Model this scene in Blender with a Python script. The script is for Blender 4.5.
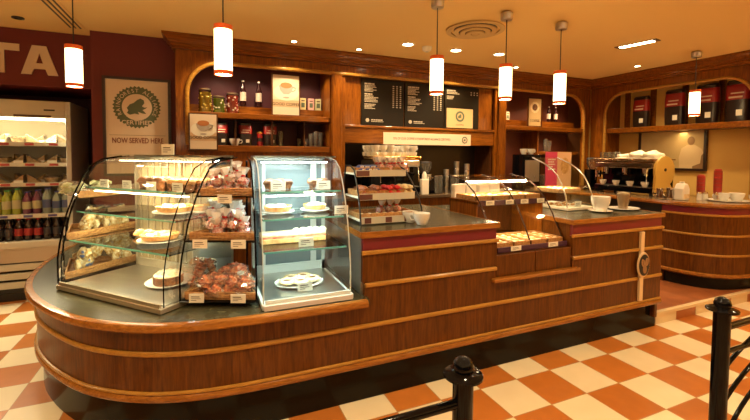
import bpy, bmesh, math, random
from mathutils import Vector, Matrix
from mathutils.geometry import tessellate_polygon
from math import pi, sin, cos, radians as R
random.seed(7)
for o in list(bpy.data.objects): bpy.data.objects.remove(o)
S = bpy.context.scene
COL = S.collection
# ---------------------------------------------------------------- camera
cd = bpy.data.cameras.new('camera'); cam = bpy.data.objects.new('camera', cd); COL.objects.link(cam)
YAW, PITCH, ROLL = 0.4074408, -0.0437530, 0.0074511
f = Vector((sin(YAW)*cos(PITCH), cos(YAW)*cos(PITCH), sin(PITCH)))
r = Vector((cos(YAW), -sin(YAW), 0)); u = r.cross(f)
r2 = r*cos(ROLL)+u*sin(ROLL); u2 = -r*sin(ROLL)+u*cos(ROLL)
cam.matrix_world = Matrix(((r2.x,u2.x,-f.x,-1.94349),(r2.y,u2.y,-f.y,-2.05644),(r2.z,u2.z,-f.z,1.51409),(0,0,0,1)))
cd.sensor_width = 36; cd.lens = 401.497/750*36; cd.shift_y = -37.85/750; cd.clip_start = .05
S.camera = cam
# ---------------------------------------------------------------- world, exposure
w = bpy.data.worlds.new('world'); S.world = w; w.use_nodes = True
w.node_tree.nodes['Background'].inputs[0].default_value = (1, .72, .42, 1)
w.node_tree.nodes['Background'].inputs[1].default_value = .05
S.view_settings.view_transform = 'Standard'; S.view_settings.look = 'None'
S.view_settings.gamma = 1; S.view_settings.use_curve_mapping = False
S.view_settings.exposure = 0.42
# ---------------------------------------------------------------- room lights
WARM = (1, .77, .44)
def lamp(kind, loc, power, color=WARM, size=.1, rot=(0,0,0), **k):
    l = bpy.data.lights.new('lamp', kind); l.energy = power; l.color = color
    if kind == 'AREA':
        l.size = size
        if 'size_y' in k: l.shape = 'RECTANGLE'; l.size_y = k['size_y']
    elif kind == 'SPOT':
        l.shadow_soft_size = size; l.spot_size = k.get('ang', 2.0); l.spot_blend = .8
    else: l.shadow_soft_size = size
    o = bpy.data.objects.new('lamp', l); o.location = loc; o.rotation_euler = rot; COL.objects.link(o)
    return o
# downlights over the customer side (behind and beside the camera)
for x, y in ((-4.2,-1.2),(-2.6,-1.0),(-.9,-1.0),(.8,-1.0),(2.6,-1.0),(4.4,-.9),(-3.4,-3.2),(-1.2,-3.2),(1.2,-3.2),(3.4,-3.2),(-4.6,1.6)):
    lamp('SPOT', (x, y, 2.66), 66, WARM, .05, ang=2.5)
# unseen upward spots added by the far and side walls to brighten the ceiling
for x in (-5.5,-2.5,.5,3.5): lamp('SPOT', (x, -5.6, 1.9), 130, (1,.78,.46), .15, (R(155),0,0), ang=2.6)
for y in (-4,-1.5,1): lamp('SPOT', (-6.8, y, 1.9), 90, (1,.78,.46), .15, (pi,R(-20),0), ang=2.6)
for y in (-4,-2): lamp('SPOT', (4.0, y, 1.9), 90, (1,.78,.46), .15, (pi,R(15),0), ang=2.6)
# the bright downlights behind the counter and the small ones along the shelving
for x, y in ((.1,1.8),(.7,1.8),(1.27,1.74)): lamp('SPOT', (x, y, 2.66), 55, (1,.78,.48), .04, ang=2.2)
for x, y in ((-1.04,2.21),(-.3,2.21),(1.1,2.21),(1.94,2.19),(3.37,1.45),(-1.78,2.2),(2.9,2.1),(3.3,.6)): lamp('SPOT', (x, y, 2.66), 38, (1,.74,.38), .03, ang=1.9, rot=(R(8),0,0))

# ================================================================ helpers
class MB:
    def __init__(s): s.bm = bmesh.new(); s.mi = 0
    def _n(s, fs):
        for q in fs: q.material_index = s.mi
    def m(s, i): s.mi = i; return s
    def box(s, x0,x1,y0,y1,z0,z1, mat=None):
        v = [s.bm.verts.new(p) for p in ((x0,y0,z0),(x1,y0,z0),(x1,y1,z0),(x0,y1,z0),(x0,y0,z1),(x1,y0,z1),(x1,y1,z1),(x0,y1,z1))]
        if mat is not None:
            for q in v: q.co = mat @ q.co
        s._n([s.bm.faces.new([v[i] for i in q]) for q in ((0,3,2,1),(4,5,6,7),(0,1,5,4),(1,2,6,5),(2,3,7,6),(3,0,4,7))]); return s
    def prism(s, poly, z0, z1, axis='z'):
        def P(a,b,c): return {'z':(a,b,c),'y':(a,c,b),'x':(c,a,b)}[axis]
        a = [s.bm.verts.new(P(p[0],p[1],z0)) for p in poly]; b = [s.bm.verts.new(P(p[0],p[1],z1)) for p in poly]
        n = len(poly)
        fs = [s.bm.faces.new((a[i],a[(i+1)%n],b[(i+1)%n],b[i])) for i in range(n)]
        fs += [s.bm.faces.new(a[::-1]), s.bm.faces.new(b)]
        s._n(fs); return s
    def holed(s, outer, holes, d0, d1, axis='y'):
        """plate with openings; 2-D loops (a, z) extruded along axis d0..d1"""
        def P(a,z,d): return (a,d,z) if axis=='y' else (d,a,z)
        loops = [[P(a,z,d0) for a,z in l] for l in [outer]+holes]
        loops2 = [[P(a,z,d1) for a,z in l] for l in [outer]+holes]
        tris = tessellate_polygon([[Vector((a,z,0)) for a,z in l] for l in [outer]+holes])
        A = [s.bm.verts.new(p) for l in loops for p in l]; B = [s.bm.verts.new(p) for l in loops2 for p in l]
        fs = []
        for t in tris:
            if len(set(t)) == 3: fs.append(s.bm.faces.new([A[k] for k in t])); fs.append(s.bm.faces.new([B[k] for k in t][::-1]))
        k0 = 0
        for l in loops:
            n = len(l)
            for k in range(n): fs.append(s.bm.faces.new((A[k0+k],A[k0+(k+1)%n],B[k0+(k+1)%n],B[k0+k])))
            k0 += n
        s._n(fs); return s
    def frame(s, outer, loop, d0, d1, axis='y'):
        """rectangular plate with one arched opening, made of a left and a right half"""
        X0,Z0 = outer[0]; X1,Z1 = outer[2]; mid = (loop[0][0]+loop[1][0])/2; z0 = loop[0][1]; top = max(q[1] for q in loop)
        up = loop[2:]; rt = [q for q in up if q[0] > mid]; lf = [q for q in up if q[0] < mid]
        L_ = [(mid,Z1),(X0,Z1),(X0,Z0),(mid,Z0),(mid,z0),loop[0]]+lf[::-1]+[(mid,top)]
        R_ = [(mid,Z0),(X1,Z0),(X1,Z1),(mid,Z1),(mid,top)]+rt[::-1]+[loop[1],(mid,z0)]
        s.prism(L_, d0, d1, axis); s.prism(R_, d0, d1, axis); return s
    def lathe(s, prof, loc=(0,0,0), seg=16, M=None):
        rings = []
        for rr, z in prof:
            if rr < 1e-6: rings.append([s.bm.verts.new((loc[0],loc[1],loc[2]+z))])
            else: rings.append([s.bm.verts.new((loc[0]+rr*cos(2*pi*k/seg), loc[1]+rr*sin(2*pi*k/seg), loc[2]+z)) for k in range(seg)])
        if M is not None:
            for ri in rings:
                for v in ri: v.co = M @ v.co
        fs = []
        for a, b in zip(rings, rings[1:]):
            for k in range(seg):
                k2 = (k+1)%seg
                if len(a)==1 and len(b)==1: continue
                if len(a)==1: fs.append(s.bm.faces.new((a[0],b[k2],b[k])))
                elif len(b)==1: fs.append(s.bm.faces.new((a[k],a[k2],b[0])))
                else: fs.append(s.bm.faces.new((a[k],a[k2],b[k2],b[k])))
        if len(rings[0])>1 and prof[0][0] > 1e-6 and prof[0][1] <= prof[-1][1] and prof[0] != prof[-1]: fs.append(s.bm.faces.new(rings[0][::-1]))
        s._n(fs); return s
    def tube(s, path, rad, seg=8, cap=True):
        path = [Vector(p) for p in path]; rings = []; n = len(path)
        for i, p in enumerate(path):
            t = ((path[min(i+1,n-1)]-path[max(i-1,0)])).normalized()
            if i == 0: up = Vector((0,0,1)) if abs(t.z) < .9 else Vector((1,0,0))
            a = t.cross(up)
            if a.length < 1e-4: a = t.cross(Vector((0,1,0)))
            a.normalize(); b = a.cross(t).normalized(); up = b
            rr = rad[i] if isinstance(rad,(list,tuple)) else rad
            rings.append([s.bm.verts.new(p+rr*(a*cos(2*pi*k/seg)+b*sin(2*pi*k/seg))) for k in range(seg)])
        fs = [s.bm.faces.new((A[k],A[(k+1)%seg],B[(k+1)%seg],B[k])) for A,B in zip(rings,rings[1:]) for k in range(seg)]
        if cap: fs += [s.bm.faces.new(rings[0][::-1]), s.bm.faces.new(rings[-1])]
        s._n(fs); return s
    def strip(s, path, prof, closed=False):
        """sweep a 2-D profile (out, z) along a plan path; out = to the left-hand side normal"""
        n = len(path); rings = []
        for i in range(n):
            a = Vector(path[max(i-1,0)][:2]); b = Vector(path[min(i+1,n-1)][:2]); t = (b-a).normalized()
            nn = Vector((t.y,-t.x))
            rings.append([s.bm.verts.new((path[i][0]+nn.x*o, path[i][1]+nn.y*o, z)) for o, z in prof])
        k = len(prof)
        fs = [s.bm.faces.new((A[j],B[j],B[(j+1)%k],A[(j+1)%k])) for A,B in zip(rings,rings[1:]) for j in range(k)]
        fs += [s.bm.faces.new(rings[0]), s.bm.faces.new(rings[-1][::-1])]
        s._n(fs); return s
    def blob(s, loc, sc, sub=2, noise=0., M=None):
        g = bmesh.ops.create_icosphere(s.bm, subdivisions=sub, radius=1)
        ph = random.random()*9
        for v in g['verts']:
            c = v.co.copy(); k = 1+noise*(sin(c.x*5+ph)*cos(c.y*6+ph)+.6*sin(c.z*9+ph*2))
            v.co = Vector((c.x*sc[0]*k, c.y*sc[1]*k, c.z*sc[2]*k))
            if M is not None: v.co = M @ v.co
            v.co += Vector(loc)
        for q in {q for v in g['verts'] for q in v.link_faces}: q.material_index = s.mi
        return s
    def disc(s, c, rad, axis='y', seg=24, rx=None):
        vs = []
        for k in range(seg):
            a = 2*pi*k/seg; p = (rad*cos(a), (rx or rad)*sin(a))
            vs.append(s.bm.verts.new({'y':(c[0]+p[0],c[1],c[2]+p[1]),'z':(c[0]+p[0],c[1]+p[1],c[2])}[axis]))
        s._n([s.bm.faces.new(vs)]); return s
    def build(s, name, mat, parent=None, loc=None, rz=0, smooth=False, bevel=0, bseg=2, solid=0):
        bmesh.ops.recalc_face_normals(s.bm, faces=s.bm.faces)
        me = bpy.data.meshes.new(name); s.bm.to_mesh(me); s.bm.free()
        for q in (mat if isinstance(mat,(list,tuple)) else [mat]): me.materials.append(q)
        o = bpy.data.objects.new(name, me); COL.objects.link(o)
        if smooth:
            for p in me.polygons: p.use_smooth = True
            me.set_sharp_from_angle(angle=R(50 if smooth is True else smooth))
        if bevel:
            b = o.modifiers.new('b','BEVEL'); b.width = bevel; b.segments = bseg; b.limit_method = 'ANGLE'; b.angle_limit = R(40)
        if solid:
            b = o.modifiers.new('s','SOLIDIFY'); b.thickness = solid
        if parent: o.parent = parent
        if loc: o.location = loc
        if rz: o.rotation_euler.z = rz
        return o
def tag(o, label=None, cat=None, group=None, kind=None):
    if label: o['label'] = label
    if cat: o['category'] = cat
    if group: o['group'] = group
    if kind: o['kind'] = kind
    return o
def thing(name, label, cat, loc=(0,0,0), rz=0, group=None):
    o = bpy.data.objects.new(name, None); COL.objects.link(o); o.location = loc; o.rotation_euler.z = rz
    o.empty_display_size = .05
    return tag(o, label, cat, group)
def dup(root, loc, rz=0, label=None, group=None, sc=None, rx=None):
    c = root.copy(); COL.objects.link(c); c.location = loc; c.rotation_euler.z = rz
    if rx is not None: c.rotation_euler.x = rx
    if sc: c.scale = (sc,sc,sc) if not isinstance(sc, tuple) else sc
    if label: c['label'] = label
    if group: c['group'] = group
    for ch in list(root.children):
        d = ch.copy(); COL.objects.link(d); d.parent = c
        for g in list(ch.children):
            e = g.copy(); COL.objects.link(e); e.parent = d
    return c
class Many:
    """first placement moves the prototype itself, then copies"""
    def __init__(s, proto): s.p = proto; s.used = False
    def put(s, loc, rz=0, label=None, group=None, sc=None, rx=None):
        if s.used: return dup(s.p, loc, rz, label, group, sc, rx)
        s.used = True; s.p.location = loc; s.p.rotation_euler.z = rz
        if rx is not None: s.p.rotation_euler.x = rx
        if sc: s.p.scale = (sc,sc,sc) if not isinstance(sc, tuple) else sc
        if label: s.p['label'] = label
        if group: s.p['group'] = group
        return s.p
def text_mesh(name, body, size, mat, parent, loc, rot=(R(90),0,0), ext=.001, align='CENTER', bold=0, sx=1):
    c = bpy.data.curves.new(name, 'FONT'); c.body = body; c.size = size; c.extrude = ext; c.align_x = align; c.align_y = 'CENTER'; c.offset = bold
    c.resolution_u = 3
    t = bpy.data.objects.new(name, c); COL.objects.link(t); bpy.context.view_layer.update()
    me = bpy.data.meshes.new_from_object(t.evaluated_get(bpy.context.evaluated_depsgraph_get()))
    bpy.data.objects.remove(t)
    o = bpy.data.objects.new(name, me); COL.objects.link(o); me.materials.clear(); me.materials.append(mat)
    o.location = loc; o.rotation_euler = rot; o.scale.x = sx
    if parent: o.parent = parent
    return o

# ================================================================ materials
MATS = {}
def mat(name, col, rough=.5, metal=0, coat=0, emit=None, es=0, spec=.5, bump=0, bscale=60, var=None, vscale=8, vstretch=(1,1,1), trans=0):
    if name in MATS: return MATS[name]
    m = bpy.data.materials.new(name); m.use_nodes = True; nt = m.node_tree; b = nt.nodes['Principled BSDF']
    b.inputs['Base Color'].default_value = (*col,1); b.inputs['Roughness'].default_value = rough
    b.inputs['Metallic'].default_value = metal; b.inputs['Coat Weight'].default_value = coat; b.inputs['Coat Roughness'].default_value = .15
    b.inputs['Specular IOR Level'].default_value = spec; b.inputs['Transmission Weight'].default_value = trans
    if emit: b.inputs['Emission Color'].default_value = (*emit,1); b.inputs['Emission Strength'].default_value = es
    if var or bump:
        tc = nt.nodes.new('ShaderNodeTexCoord'); mp = nt.nodes.new('ShaderNodeMapping'); mp.inputs['Scale'].default_value = vstretch
        nt.links.new(tc.outputs['Object'], mp.inputs[0])
    if var:
        n = nt.nodes.new('ShaderNodeTexNoise'); n.inputs['Scale'].default_value = vscale; n.inputs['Detail'].default_value = 5
        nt.links.new(mp.outputs[0], n.inputs['Vector'])
        cr = nt.nodes.new('ShaderNodeValToRGB'); cr.color_ramp.elements[0].position = .35; cr.color_ramp.elements[1].position = .65
        cr.color_ramp.elements[0].color = (*col,1); cr.color_ramp.elements[1].color = (*var,1)
        nt.links.new(n.outputs[0], cr.inputs[0]); nt.links.new(cr.outputs[0], b.inputs['Base Color'])
    if bump:
        n = nt.nodes.new('ShaderNodeTexNoise'); n.inputs['Scale'].default_value = bscale
        nt.links.new(tc.outputs['Object'], n.inputs['Vector'])
        bp = nt.nodes.new('ShaderNodeBump'); bp.inputs['Strength'].default_value = bump; bp.inputs['Distance'].default_value = .01
        nt.links.new(n.outputs[0], bp.inputs['Height']); nt.links.new(bp.outputs[0], b.inputs['Normal'])
    MATS[name] = m; return m
def wood(name, a, b_, stretch=(14,14,1.1), rough=.32, coat=.35):
    if name in MATS: return MATS[name]
    m = bpy.data.materials.new(name); m.use_nodes = True; nt = m.node_tree; b = nt.nodes['Principled BSDF']
    tc = nt.nodes.new('ShaderNodeTexCoord'); mp = nt.nodes.new('ShaderNodeMapping'); mp.inputs['Scale'].default_value = stretch
    nt.links.new(tc.outputs['Object'], mp.inputs[0])
    n = nt.nodes.new('ShaderNodeTexNoise'); n.inputs['Scale'].default_value = 3; n.inputs['Detail'].default_value = 8; n.inputs['Distortion'].default_value = 1.2
    n2 = nt.nodes.new('ShaderNodeTexNoise'); n2.inputs['Scale'].default_value = 16; n2.inputs['Detail'].default_value = 4
    nt.links.new(mp.outputs[0], n.inputs['Vector']); nt.links.new(mp.outputs[0], n2.inputs['Vector'])
    mx = nt.nodes.new('ShaderNodeMath'); mx.operation = 'MULTIPLY_ADD'; mx.inputs[1].default_value = .4
    nt.links.new(n2.outputs[0], mx.inputs[0]); nt.links.new(n.outputs[0], mx.inputs[2])
    cr = nt.nodes.new('ShaderNodeValToRGB'); e = cr.color_ramp.elements; e[0].position = .5; e[1].position = .88
    e[0].color = (*a,1); e[1].color = (*b_,1)
    nt.links.new(mx.outputs[0], cr.inputs[0]); nt.links.new(cr.outputs[0], b.inputs['Base Color'])
    b.inputs['Roughness'].default_value = rough; b.inputs['Coat Weight'].default_value = coat*.5; b.inputs['Coat Roughness'].default_value = .1; b.inputs['Specular IOR Level'].default_value = .22
    MATS[name] = m; return m
def glass(name, tint=(.97,1,.985), refl=1.0, milky=0.):
    if name in MATS: return MATS[name]
    m = bpy.data.materials.new(name); m.use_nodes = True; nt = m.node_tree; nt.nodes.clear()
    out = nt.nodes.new('ShaderNodeOutputMaterial'); t = nt.nodes.new('ShaderNodeBsdfTransparent'); t.inputs[0].default_value = (*tint,1)
    g = nt.nodes.new('ShaderNodeBsdfGlossy'); g.inputs['Roughness'].default_value = .03
    fr = nt.nodes.new('ShaderNodeFresnel'); fr.inputs[0].default_value = 1.45
    mu = nt.nodes.new('ShaderNodeMath'); mu.operation = 'MULTIPLY'; mu.inputs[1].default_value = refl; nt.links.new(fr.outputs[0], mu.inputs[0])
    mx = nt.nodes.new('ShaderNodeMixShader'); nt.links.new(mu.outputs[0], mx.inputs[0]); nt.links.new(t.outputs[0], mx.inputs[1]); nt.links.new(g.outputs[0], mx.inputs[2])
    last = mx
    if milky:
        d = nt.nodes.new('ShaderNodeBsdfDiffuse'); d.inputs[0].default_value = (.95,.93,.9,1)
        m2 = nt.nodes.new('ShaderNodeMixShader'); m2.inputs[0].default_value = milky
        nt.links.new(mx.outputs[0], m2.inputs[1]); nt.links.new(d.outputs[0], m2.inputs[2]); last = m2
    nt.links.new(last.outputs[0], out.inputs[0]); MATS[name] = m; return m
W_PAN = wood('oak_panel', (.06,.016,.0016), (.135,.041,.004), rough=.3, coat=.1)
W_TRIM = wood('oak_trim', (.32,.15,.025), (.45,.225,.04), (2,14,14), rough=.3, coat=.25)
W_EDGE = wood('oak_edge', (.2,.068,.01), (.36,.14,.024), (2,14,14), rough=.25, coat=.5)
W_CAB = wood('cabinet_wood', (.12,.031,.0025), (.28,.085,.007), (12,12,1.2), rough=.28, coat=.35)
W_CABH = wood('cabinet_wood_rail', (.11,.029,.0025), (.26,.08,.007), (1.2,12,12), rough=.28, coat=.35)
W_DARK = wood('dark_wood', (.05,.015,.004), (.11,.035,.009), (10,10,1.5), rough=.35)
M_CEIL = mat('ceiling_paint', (.82,.585,.24), .85, bump=.05, bscale=40)
M_MAR = mat('maroon_wall', (.125,.011,.009), .6, bump=.05, bscale=90)
M_MARP = mat('plum_back_panel', (.075,.012,.022), .55)
M_YEL = mat('ochre_wall', (.7,.42,.11), .8)
M_RED = mat('crimson_band', (.15,.006,.018), .35, coat=.3)
M_KICK = mat('black_kick', (.012,.009,.006), .16, spec=.12)
M_TOP = mat('olive_laminate', (.05,.046,.024), .26, spec=.35, var=(.07,.062,.034), vscale=20)
M_STEEL = mat('steel', (.62,.6,.56), .28, 1)
M_STEELB = mat('brushed_steel', (.55,.52,.47), .38, 1, bump=.1, bscale=120)
M_CHROME = mat('chrome', (.75,.72,.7), .12, 1)
M_GOLD = mat('brass', (.8,.5,.14), .2, 1)
M_BLACK = mat('black_gloss', (.003,.003,.004), .08, spec=.2)
M_BLK = mat('black_plastic', (.012,.011,.011), .45)
M_WHITE = mat('white_ceramic', (.8,.77,.7), .2, coat=.4)
M_CARD = mat('white_card', (.8,.74,.62), .7)
M_CREAM = mat('cream_enamel', (.55,.52,.42), .4)
M_GREY = mat('grey_enamel', (.55,.55,.5), .45)
M_GLASS = glass('case_glass', (.965,.995,.975), 1.1)
M_GL2 = glass('drink_glass', (.93,.95,.92), 1.6, .06)
M_CELLO = glass('cellophane', (.98,.98,.97), 2.4, .05)
M_GEDGE = mat('glass_edge_green', (.12,.34,.25), .15, spec=.8)
M_WICK = mat('wicker', (.34,.15,.045), .6, var=(.55,.28,.09), vscale=60, bump=.6, bscale=120)
M_BREAD = mat('baked_crust', (.5,.22,.06), .6, var=(.72,.42,.15), vscale=25, bump=.3, bscale=60)
M_CHOC = mat('chocolate_crust', (.1,.035,.012), .6, var=(.25,.1,.03), vscale=30, bump=.4)
M_DOUGH = mat('pale_dough', (.72,.52,.26), .65, var=(.85,.7,.45), vscale=30, bump=.2)
M_REDC = mat('red_sweet', (.5,.04,.015), .35, var=(.75,.35,.2), vscale=28)
M_CREM = mat('cream_icing', (.85,.78,.6), .5, var=(.8,.62,.35), vscale=30, bump=.4)
M_ORNG = mat('terracotta', (.36,.12,.03), .5)
M_RIM = mat('orange_glass_rim', (.5,.07,.012), .3, emit=(1,.12,.01), es=.18)
M_SHADE = mat('lit_opal_shade', (.9,.8,.6), .5, emit=(1,.72,.33), es=5)
M_BULB = mat('lit_bulb', (1,.9,.7), .5, emit=(1,.8,.5), es=22)
M_TUBEC = mat('cool_tube', (1,1,1), .5, emit=(.86,1,.95), es=14)
M_TUBEW = mat('warm_tube', (1,1,1), .5, emit=(1,.83,.5), es=9)
M_PRINTD = mat('dark_print', (.1,.06,.035), .7)
M_GRNP = mat('seal_green', (.11,.14,.09), .7)
M_OFFW = mat('lettering_offwhite', (.62,.5,.36), .6)
M_BOARD = mat('menu_board', (.014,.009,.004), .55, spec=.2)
M_CHALK = mat('menu_print', (.48,.4,.3), .7)
M_POST = mat('poster_paper', (.72,.6,.5), .6)
M_PINKP = mat('banner_paper', (.74,.5,.34), .6)
M_KRAFT = mat('kraft_card', (.6,.42,.2), .6)

def floor_mat():
    m = bpy.data.materials.new('checker_tile'); m.use_nodes = True; nt = m.node_tree; b = nt.nodes['Principled BSDF']; L = nt.links.new
    N = lambda t: nt.nodes.new(t)
    def math_(op, a, b2=None):
        q = N('ShaderNodeMath'); q.operation = op
        for i, v in enumerate((a,b2)):
            if v is None: continue
            if isinstance(v,(int,float)): q.inputs[i].default_value = v
            else: L(v, q.inputs[i])
        return q.outputs[0]
    g = N('ShaderNodeNewGeometry'); sp = N('ShaderNodeSeparateXYZ'); L(g.outputs['Position'], sp.inputs[0])
    x = math_('DIVIDE', sp.outputs[0], .3); y = math_('DIVIDE', sp.outputs[1], .3)
    fx, fy = math_('FLOOR', x), math_('FLOOR', y)
    par = math_('MODULO', math_('ABSOLUTE', math_('ADD', fx, fy)), 2)
    cell = N('ShaderNodeCombineXYZ'); L(fx, cell.inputs[0]); L(fy, cell.inputs[1])
    wn = N('ShaderNodeTexWhiteNoise'); wn.noise_dimensions = '2D'; L(cell.outputs[0], wn.inputs['Vector'])
    n = N('ShaderNodeTexNoise'); n.inputs['Scale'].default_value = 9; n.inputs['Detail'].default_value = 6; L(g.outputs['Position'], n.inputs['Vector'])
    mxA = N('ShaderNodeMix'); mxA.data_type = 'RGBA'; mxA.inputs['A'].default_value = (.76,.64,.42,1); mxA.inputs['B'].default_value = (.86,.76,.55,1)
    mxB = N('ShaderNodeMix'); mxB.data_type = 'RGBA'; mxB.inputs['A'].default_value = (.36,.11,.018,1); mxB.inputs['B'].default_value = (.6,.21,.04,1)
    t = math_('ADD', math_('MULTIPLY', wn.outputs['Value'], .45), math_('MULTIPLY', n.outputs[0], .6))
    L(t, mxA.inputs['Factor']); L(t, mxB.inputs['Factor'])
    mx = N('ShaderNodeMix'); mx.data_type = 'RGBA'; L(par, mx.inputs['Factor']); L(mxA.outputs['Result'], mx.inputs['A']); L(mxB.outputs['Result'], mx.inputs['B'])
    def edge(v): return math_('LESS_THAN', math_('ABSOLUTE', math_('SUBTRACT', math_('FRACT', v), .5)), .492)
    ins = math_('MULTIPLY', edge(x), edge(y))
    m2 = N('ShaderNodeMix'); m2.data_type = 'RGBA'; m2.inputs['A'].default_value = (.42,.26,.12,1); L(ins, m2.inputs['Factor']); L(mx.outputs['Result'], m2.inputs['B'])
    L(m2.outputs['Result'], b.inputs['Base Color']); b.inputs['Roughness'].default_value = .33; b.inputs['Specular IOR Level'].default_value = .4
    return m
M_FLOOR = floor_mat()

# ================================================================ room shell
def struct(name, mb, m, **k): return tag(mb.build(name, m, **k), kind='structure')
struct('floor', MB().box(-7,9,-6,4.2,-.1,0), M_FLOOR)
struct('floor_raised', MB().box(1.80,9,.235,4.2,.001,.1), mat('red_quarry_tile', (.26,.08,.025), .4, var=(.34,.11,.035), vscale=6))
# tiled riser of the step: beige and terracotta pieces under a pale nosing
st = MB(); st.m(0).box(1.80,9,.195,.235,.085,.112)
x = 1.8; k = 0
while x < 8.9:
    st.m(0 if (k%2==0) else 1).box(x, x+.298, .205,.235, .001,.085); x += .3; k += 1
struct('trim_1', st, [mat('beige_tile', (.66,.5,.29), .4), M_ORNG])
struct('ceiling', MB().box(-7,9,-6,4.2,2.7,2.85), M_CEIL)
M_FARW = mat('far_wall_brown', (.1,.045,.018), .7)
struct('wall_left', MB().box(-7.1,-7,-6,4.2,0,2.7), M_FARW)
struct('wall_front', MB().box(-7,9,-6.1,-6,0,2.7), M_FARW)
struct('wall_right', MB().box(4.12,4.22,-6,3.2,0,2.7), M_YEL)
struct('wall_back', MB().box(-2.93,4.12,2.97,3.1,0,2.7), mat('back_wall_plaster', (.22,.09,.035), .7))
struct('wall_alcove', MB().box(-7,-2.93,3.85,3.95,0,2.7), mat('alcove_paint', (.06,.006,.006), .7))
struct('wall_poster', MB().box(-2.93,-2.19,2.68,2.968,0,2.7), M_MAR)
struct('wall_poster_return', MB().box(-2.93,-2.85,2.97,3.85,0,2.7), M_MAR)
struct('wall_bulkhead', MB().box(-7,-2.935,2.9,3.84,2.16,2.7), M_MAR)
# raised letters on the bulkhead
sg = thing('wall_lettering', 'big off-white capital letters on the maroon bulkhead above the drinks fridge', 'sign', (-3.4,2.9,2.41))
for i,(ch,x) in enumerate((('C',-5.07),('O',-4.72),('S',-4.37),('T',-3.70),('A',-3.39))):
    if ch in 'TA':
        mb = MB(); h = .14
        if ch == 'T': mb.prism([(-.155,h),(.155,h),(.155,h-.065),(.042,h-.065),(.042,-h),(-.042,-h),(-.042,h-.065),(-.155,h-.065)], -.015, 0, 'y')
        else: mb.holed([(-.145,-h),(-.055,h),(.055,h),(.145,-h),(.065,-h),(.045,-h+.055),(-.045,-h+.055),(-.065,-h)], [[(-.028,-h+.11),(.028,-h+.11),(0,h-.07)]], -.015, 0)
        mb.build('letter', M_OFFW, sg, loc=(x+3.4,-.0,0))
    else:
        x2 = {'C':-4.76,'O':-4.42,'S':-4.03}[ch]
        text_mesh('letter', ch, .37, M_OFFW, sg, (x2+3.4,-.012,0), ext=.008, bold=.012)

# ---------------------------------------------------------------- ceiling fittings
def ring_mb(r0, r1, z0, z1, seg=32): return MB().lathe([(r0,z0),(r1,z0),(r1,z1),(r0,z1),(r0,z0)], seg=seg)
vt = thing('ceiling_vent', 'large round ceiling air vent of concentric rings', 'vent', (.43,1.09,2.7))
M_VENT = mat('vent_paint', (.6,.42,.19), .6)
MB().disc((0,0,-.003), .2, 'z').build('vent_throat', M_BLK, vt)
for r0, z in ((.27,-.012),(.2,-.022),(.14,-.032),(.085,-.042)): ring_mb(r0-.045, r0, z-.006, z+.004).build('vent_ring', M_VENT, vt, smooth=True)
MB().disc((0,0,-.046), .035, 'z').build('vent_hub', M_VENT, vt)
def downlight(loc, rad, label, bright):
    t = thing('ceiling_downlight', label, 'downlight', loc, 0)
    ring_mb(rad, rad*1.35, -.008, 0, 20).build('trim_ring', M_CHROME if not bright else M_CARD, t)
    MB().lathe([(0,-.004),(rad,-.004)], seg=20).build('bulb', M_BULB, t)
downlight((.098,1.808,2.7), .055, 'bright recessed downlight left of the smoke detector', 1)
downlight((.704,1.798,2.7), .055, 'bright recessed downlight behind the round vent, middle one of three', 1)
downlight((1.262,1.736,2.7), .055, 'bright recessed downlight just past the third pendant cord', 1)
downlight((-1.04,2.21,2.7), .028, 'small spotlight recessed over the jars shelf cornice', 0)
downlight((-.305,2.22,2.7), .028, 'small spotlight recessed over the first menu board', 0)
downlight((1.935,2.189,2.7), .028, 'small spotlight recessed behind the third counter pendant', 0)
downlight((3.3,1.46,2.7), .032, 'small spotlight recessed above the arched shelf of big coffee bags', 0)
t = thing('ceiling_speaker', 'small dark recessed ceiling fitting above the off-white wall letters', 'fitting', (-3.42,2.5,2.7))
ring_mb(.03,.045,-.01,0,20).build('rim', M_BLK, t); MB().disc((0,0,-.003),.03,'z').build('grille', M_BLK, t)
t = thing('smoke_detector', 'round white smoke detector between two bright downlights', 'detector', (.344,1.826,2.7))
MB().lathe([(0,-.05),(.03,-.05),(.05,-.035),(.055,0)], seg=20).build('housing', M_CARD, t, smooth=True)
MB().lathe([(0,-.056),(.015,-.056),(.018,-.05)], seg=12).build('sensor_cap', M_GREY, t)
t = thing('linear_diffuser', 'long slotted air diffuser in the ceiling near the left wall', 'vent', (-3.03,1.6,2.7))
MB().box(-.07,.07,-1.0,1.05,-.006,0).build('diffuser_plate', M_CEIL, t)
for x in (-.04,.0,.04): MB().box(x-.007,x+.007,-.98,1.03,-.009,-.006).build('slot', M_BLK, t)
t = thing('recessed_strip_light', 'lit rectangular strip light recessed in the right part of the ceiling', 'light', (2.27,.785,2.7), R(-79))
MB().box(-.2,.2,-.05,.05,-.008,0).build('housing', mat('bronze_frame',(.1,.05,.02),.4), t)
MB().box(-.16,.16,-.03,.03,-.012,-.008).build('diffuser', M_BULB, t)
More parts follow.
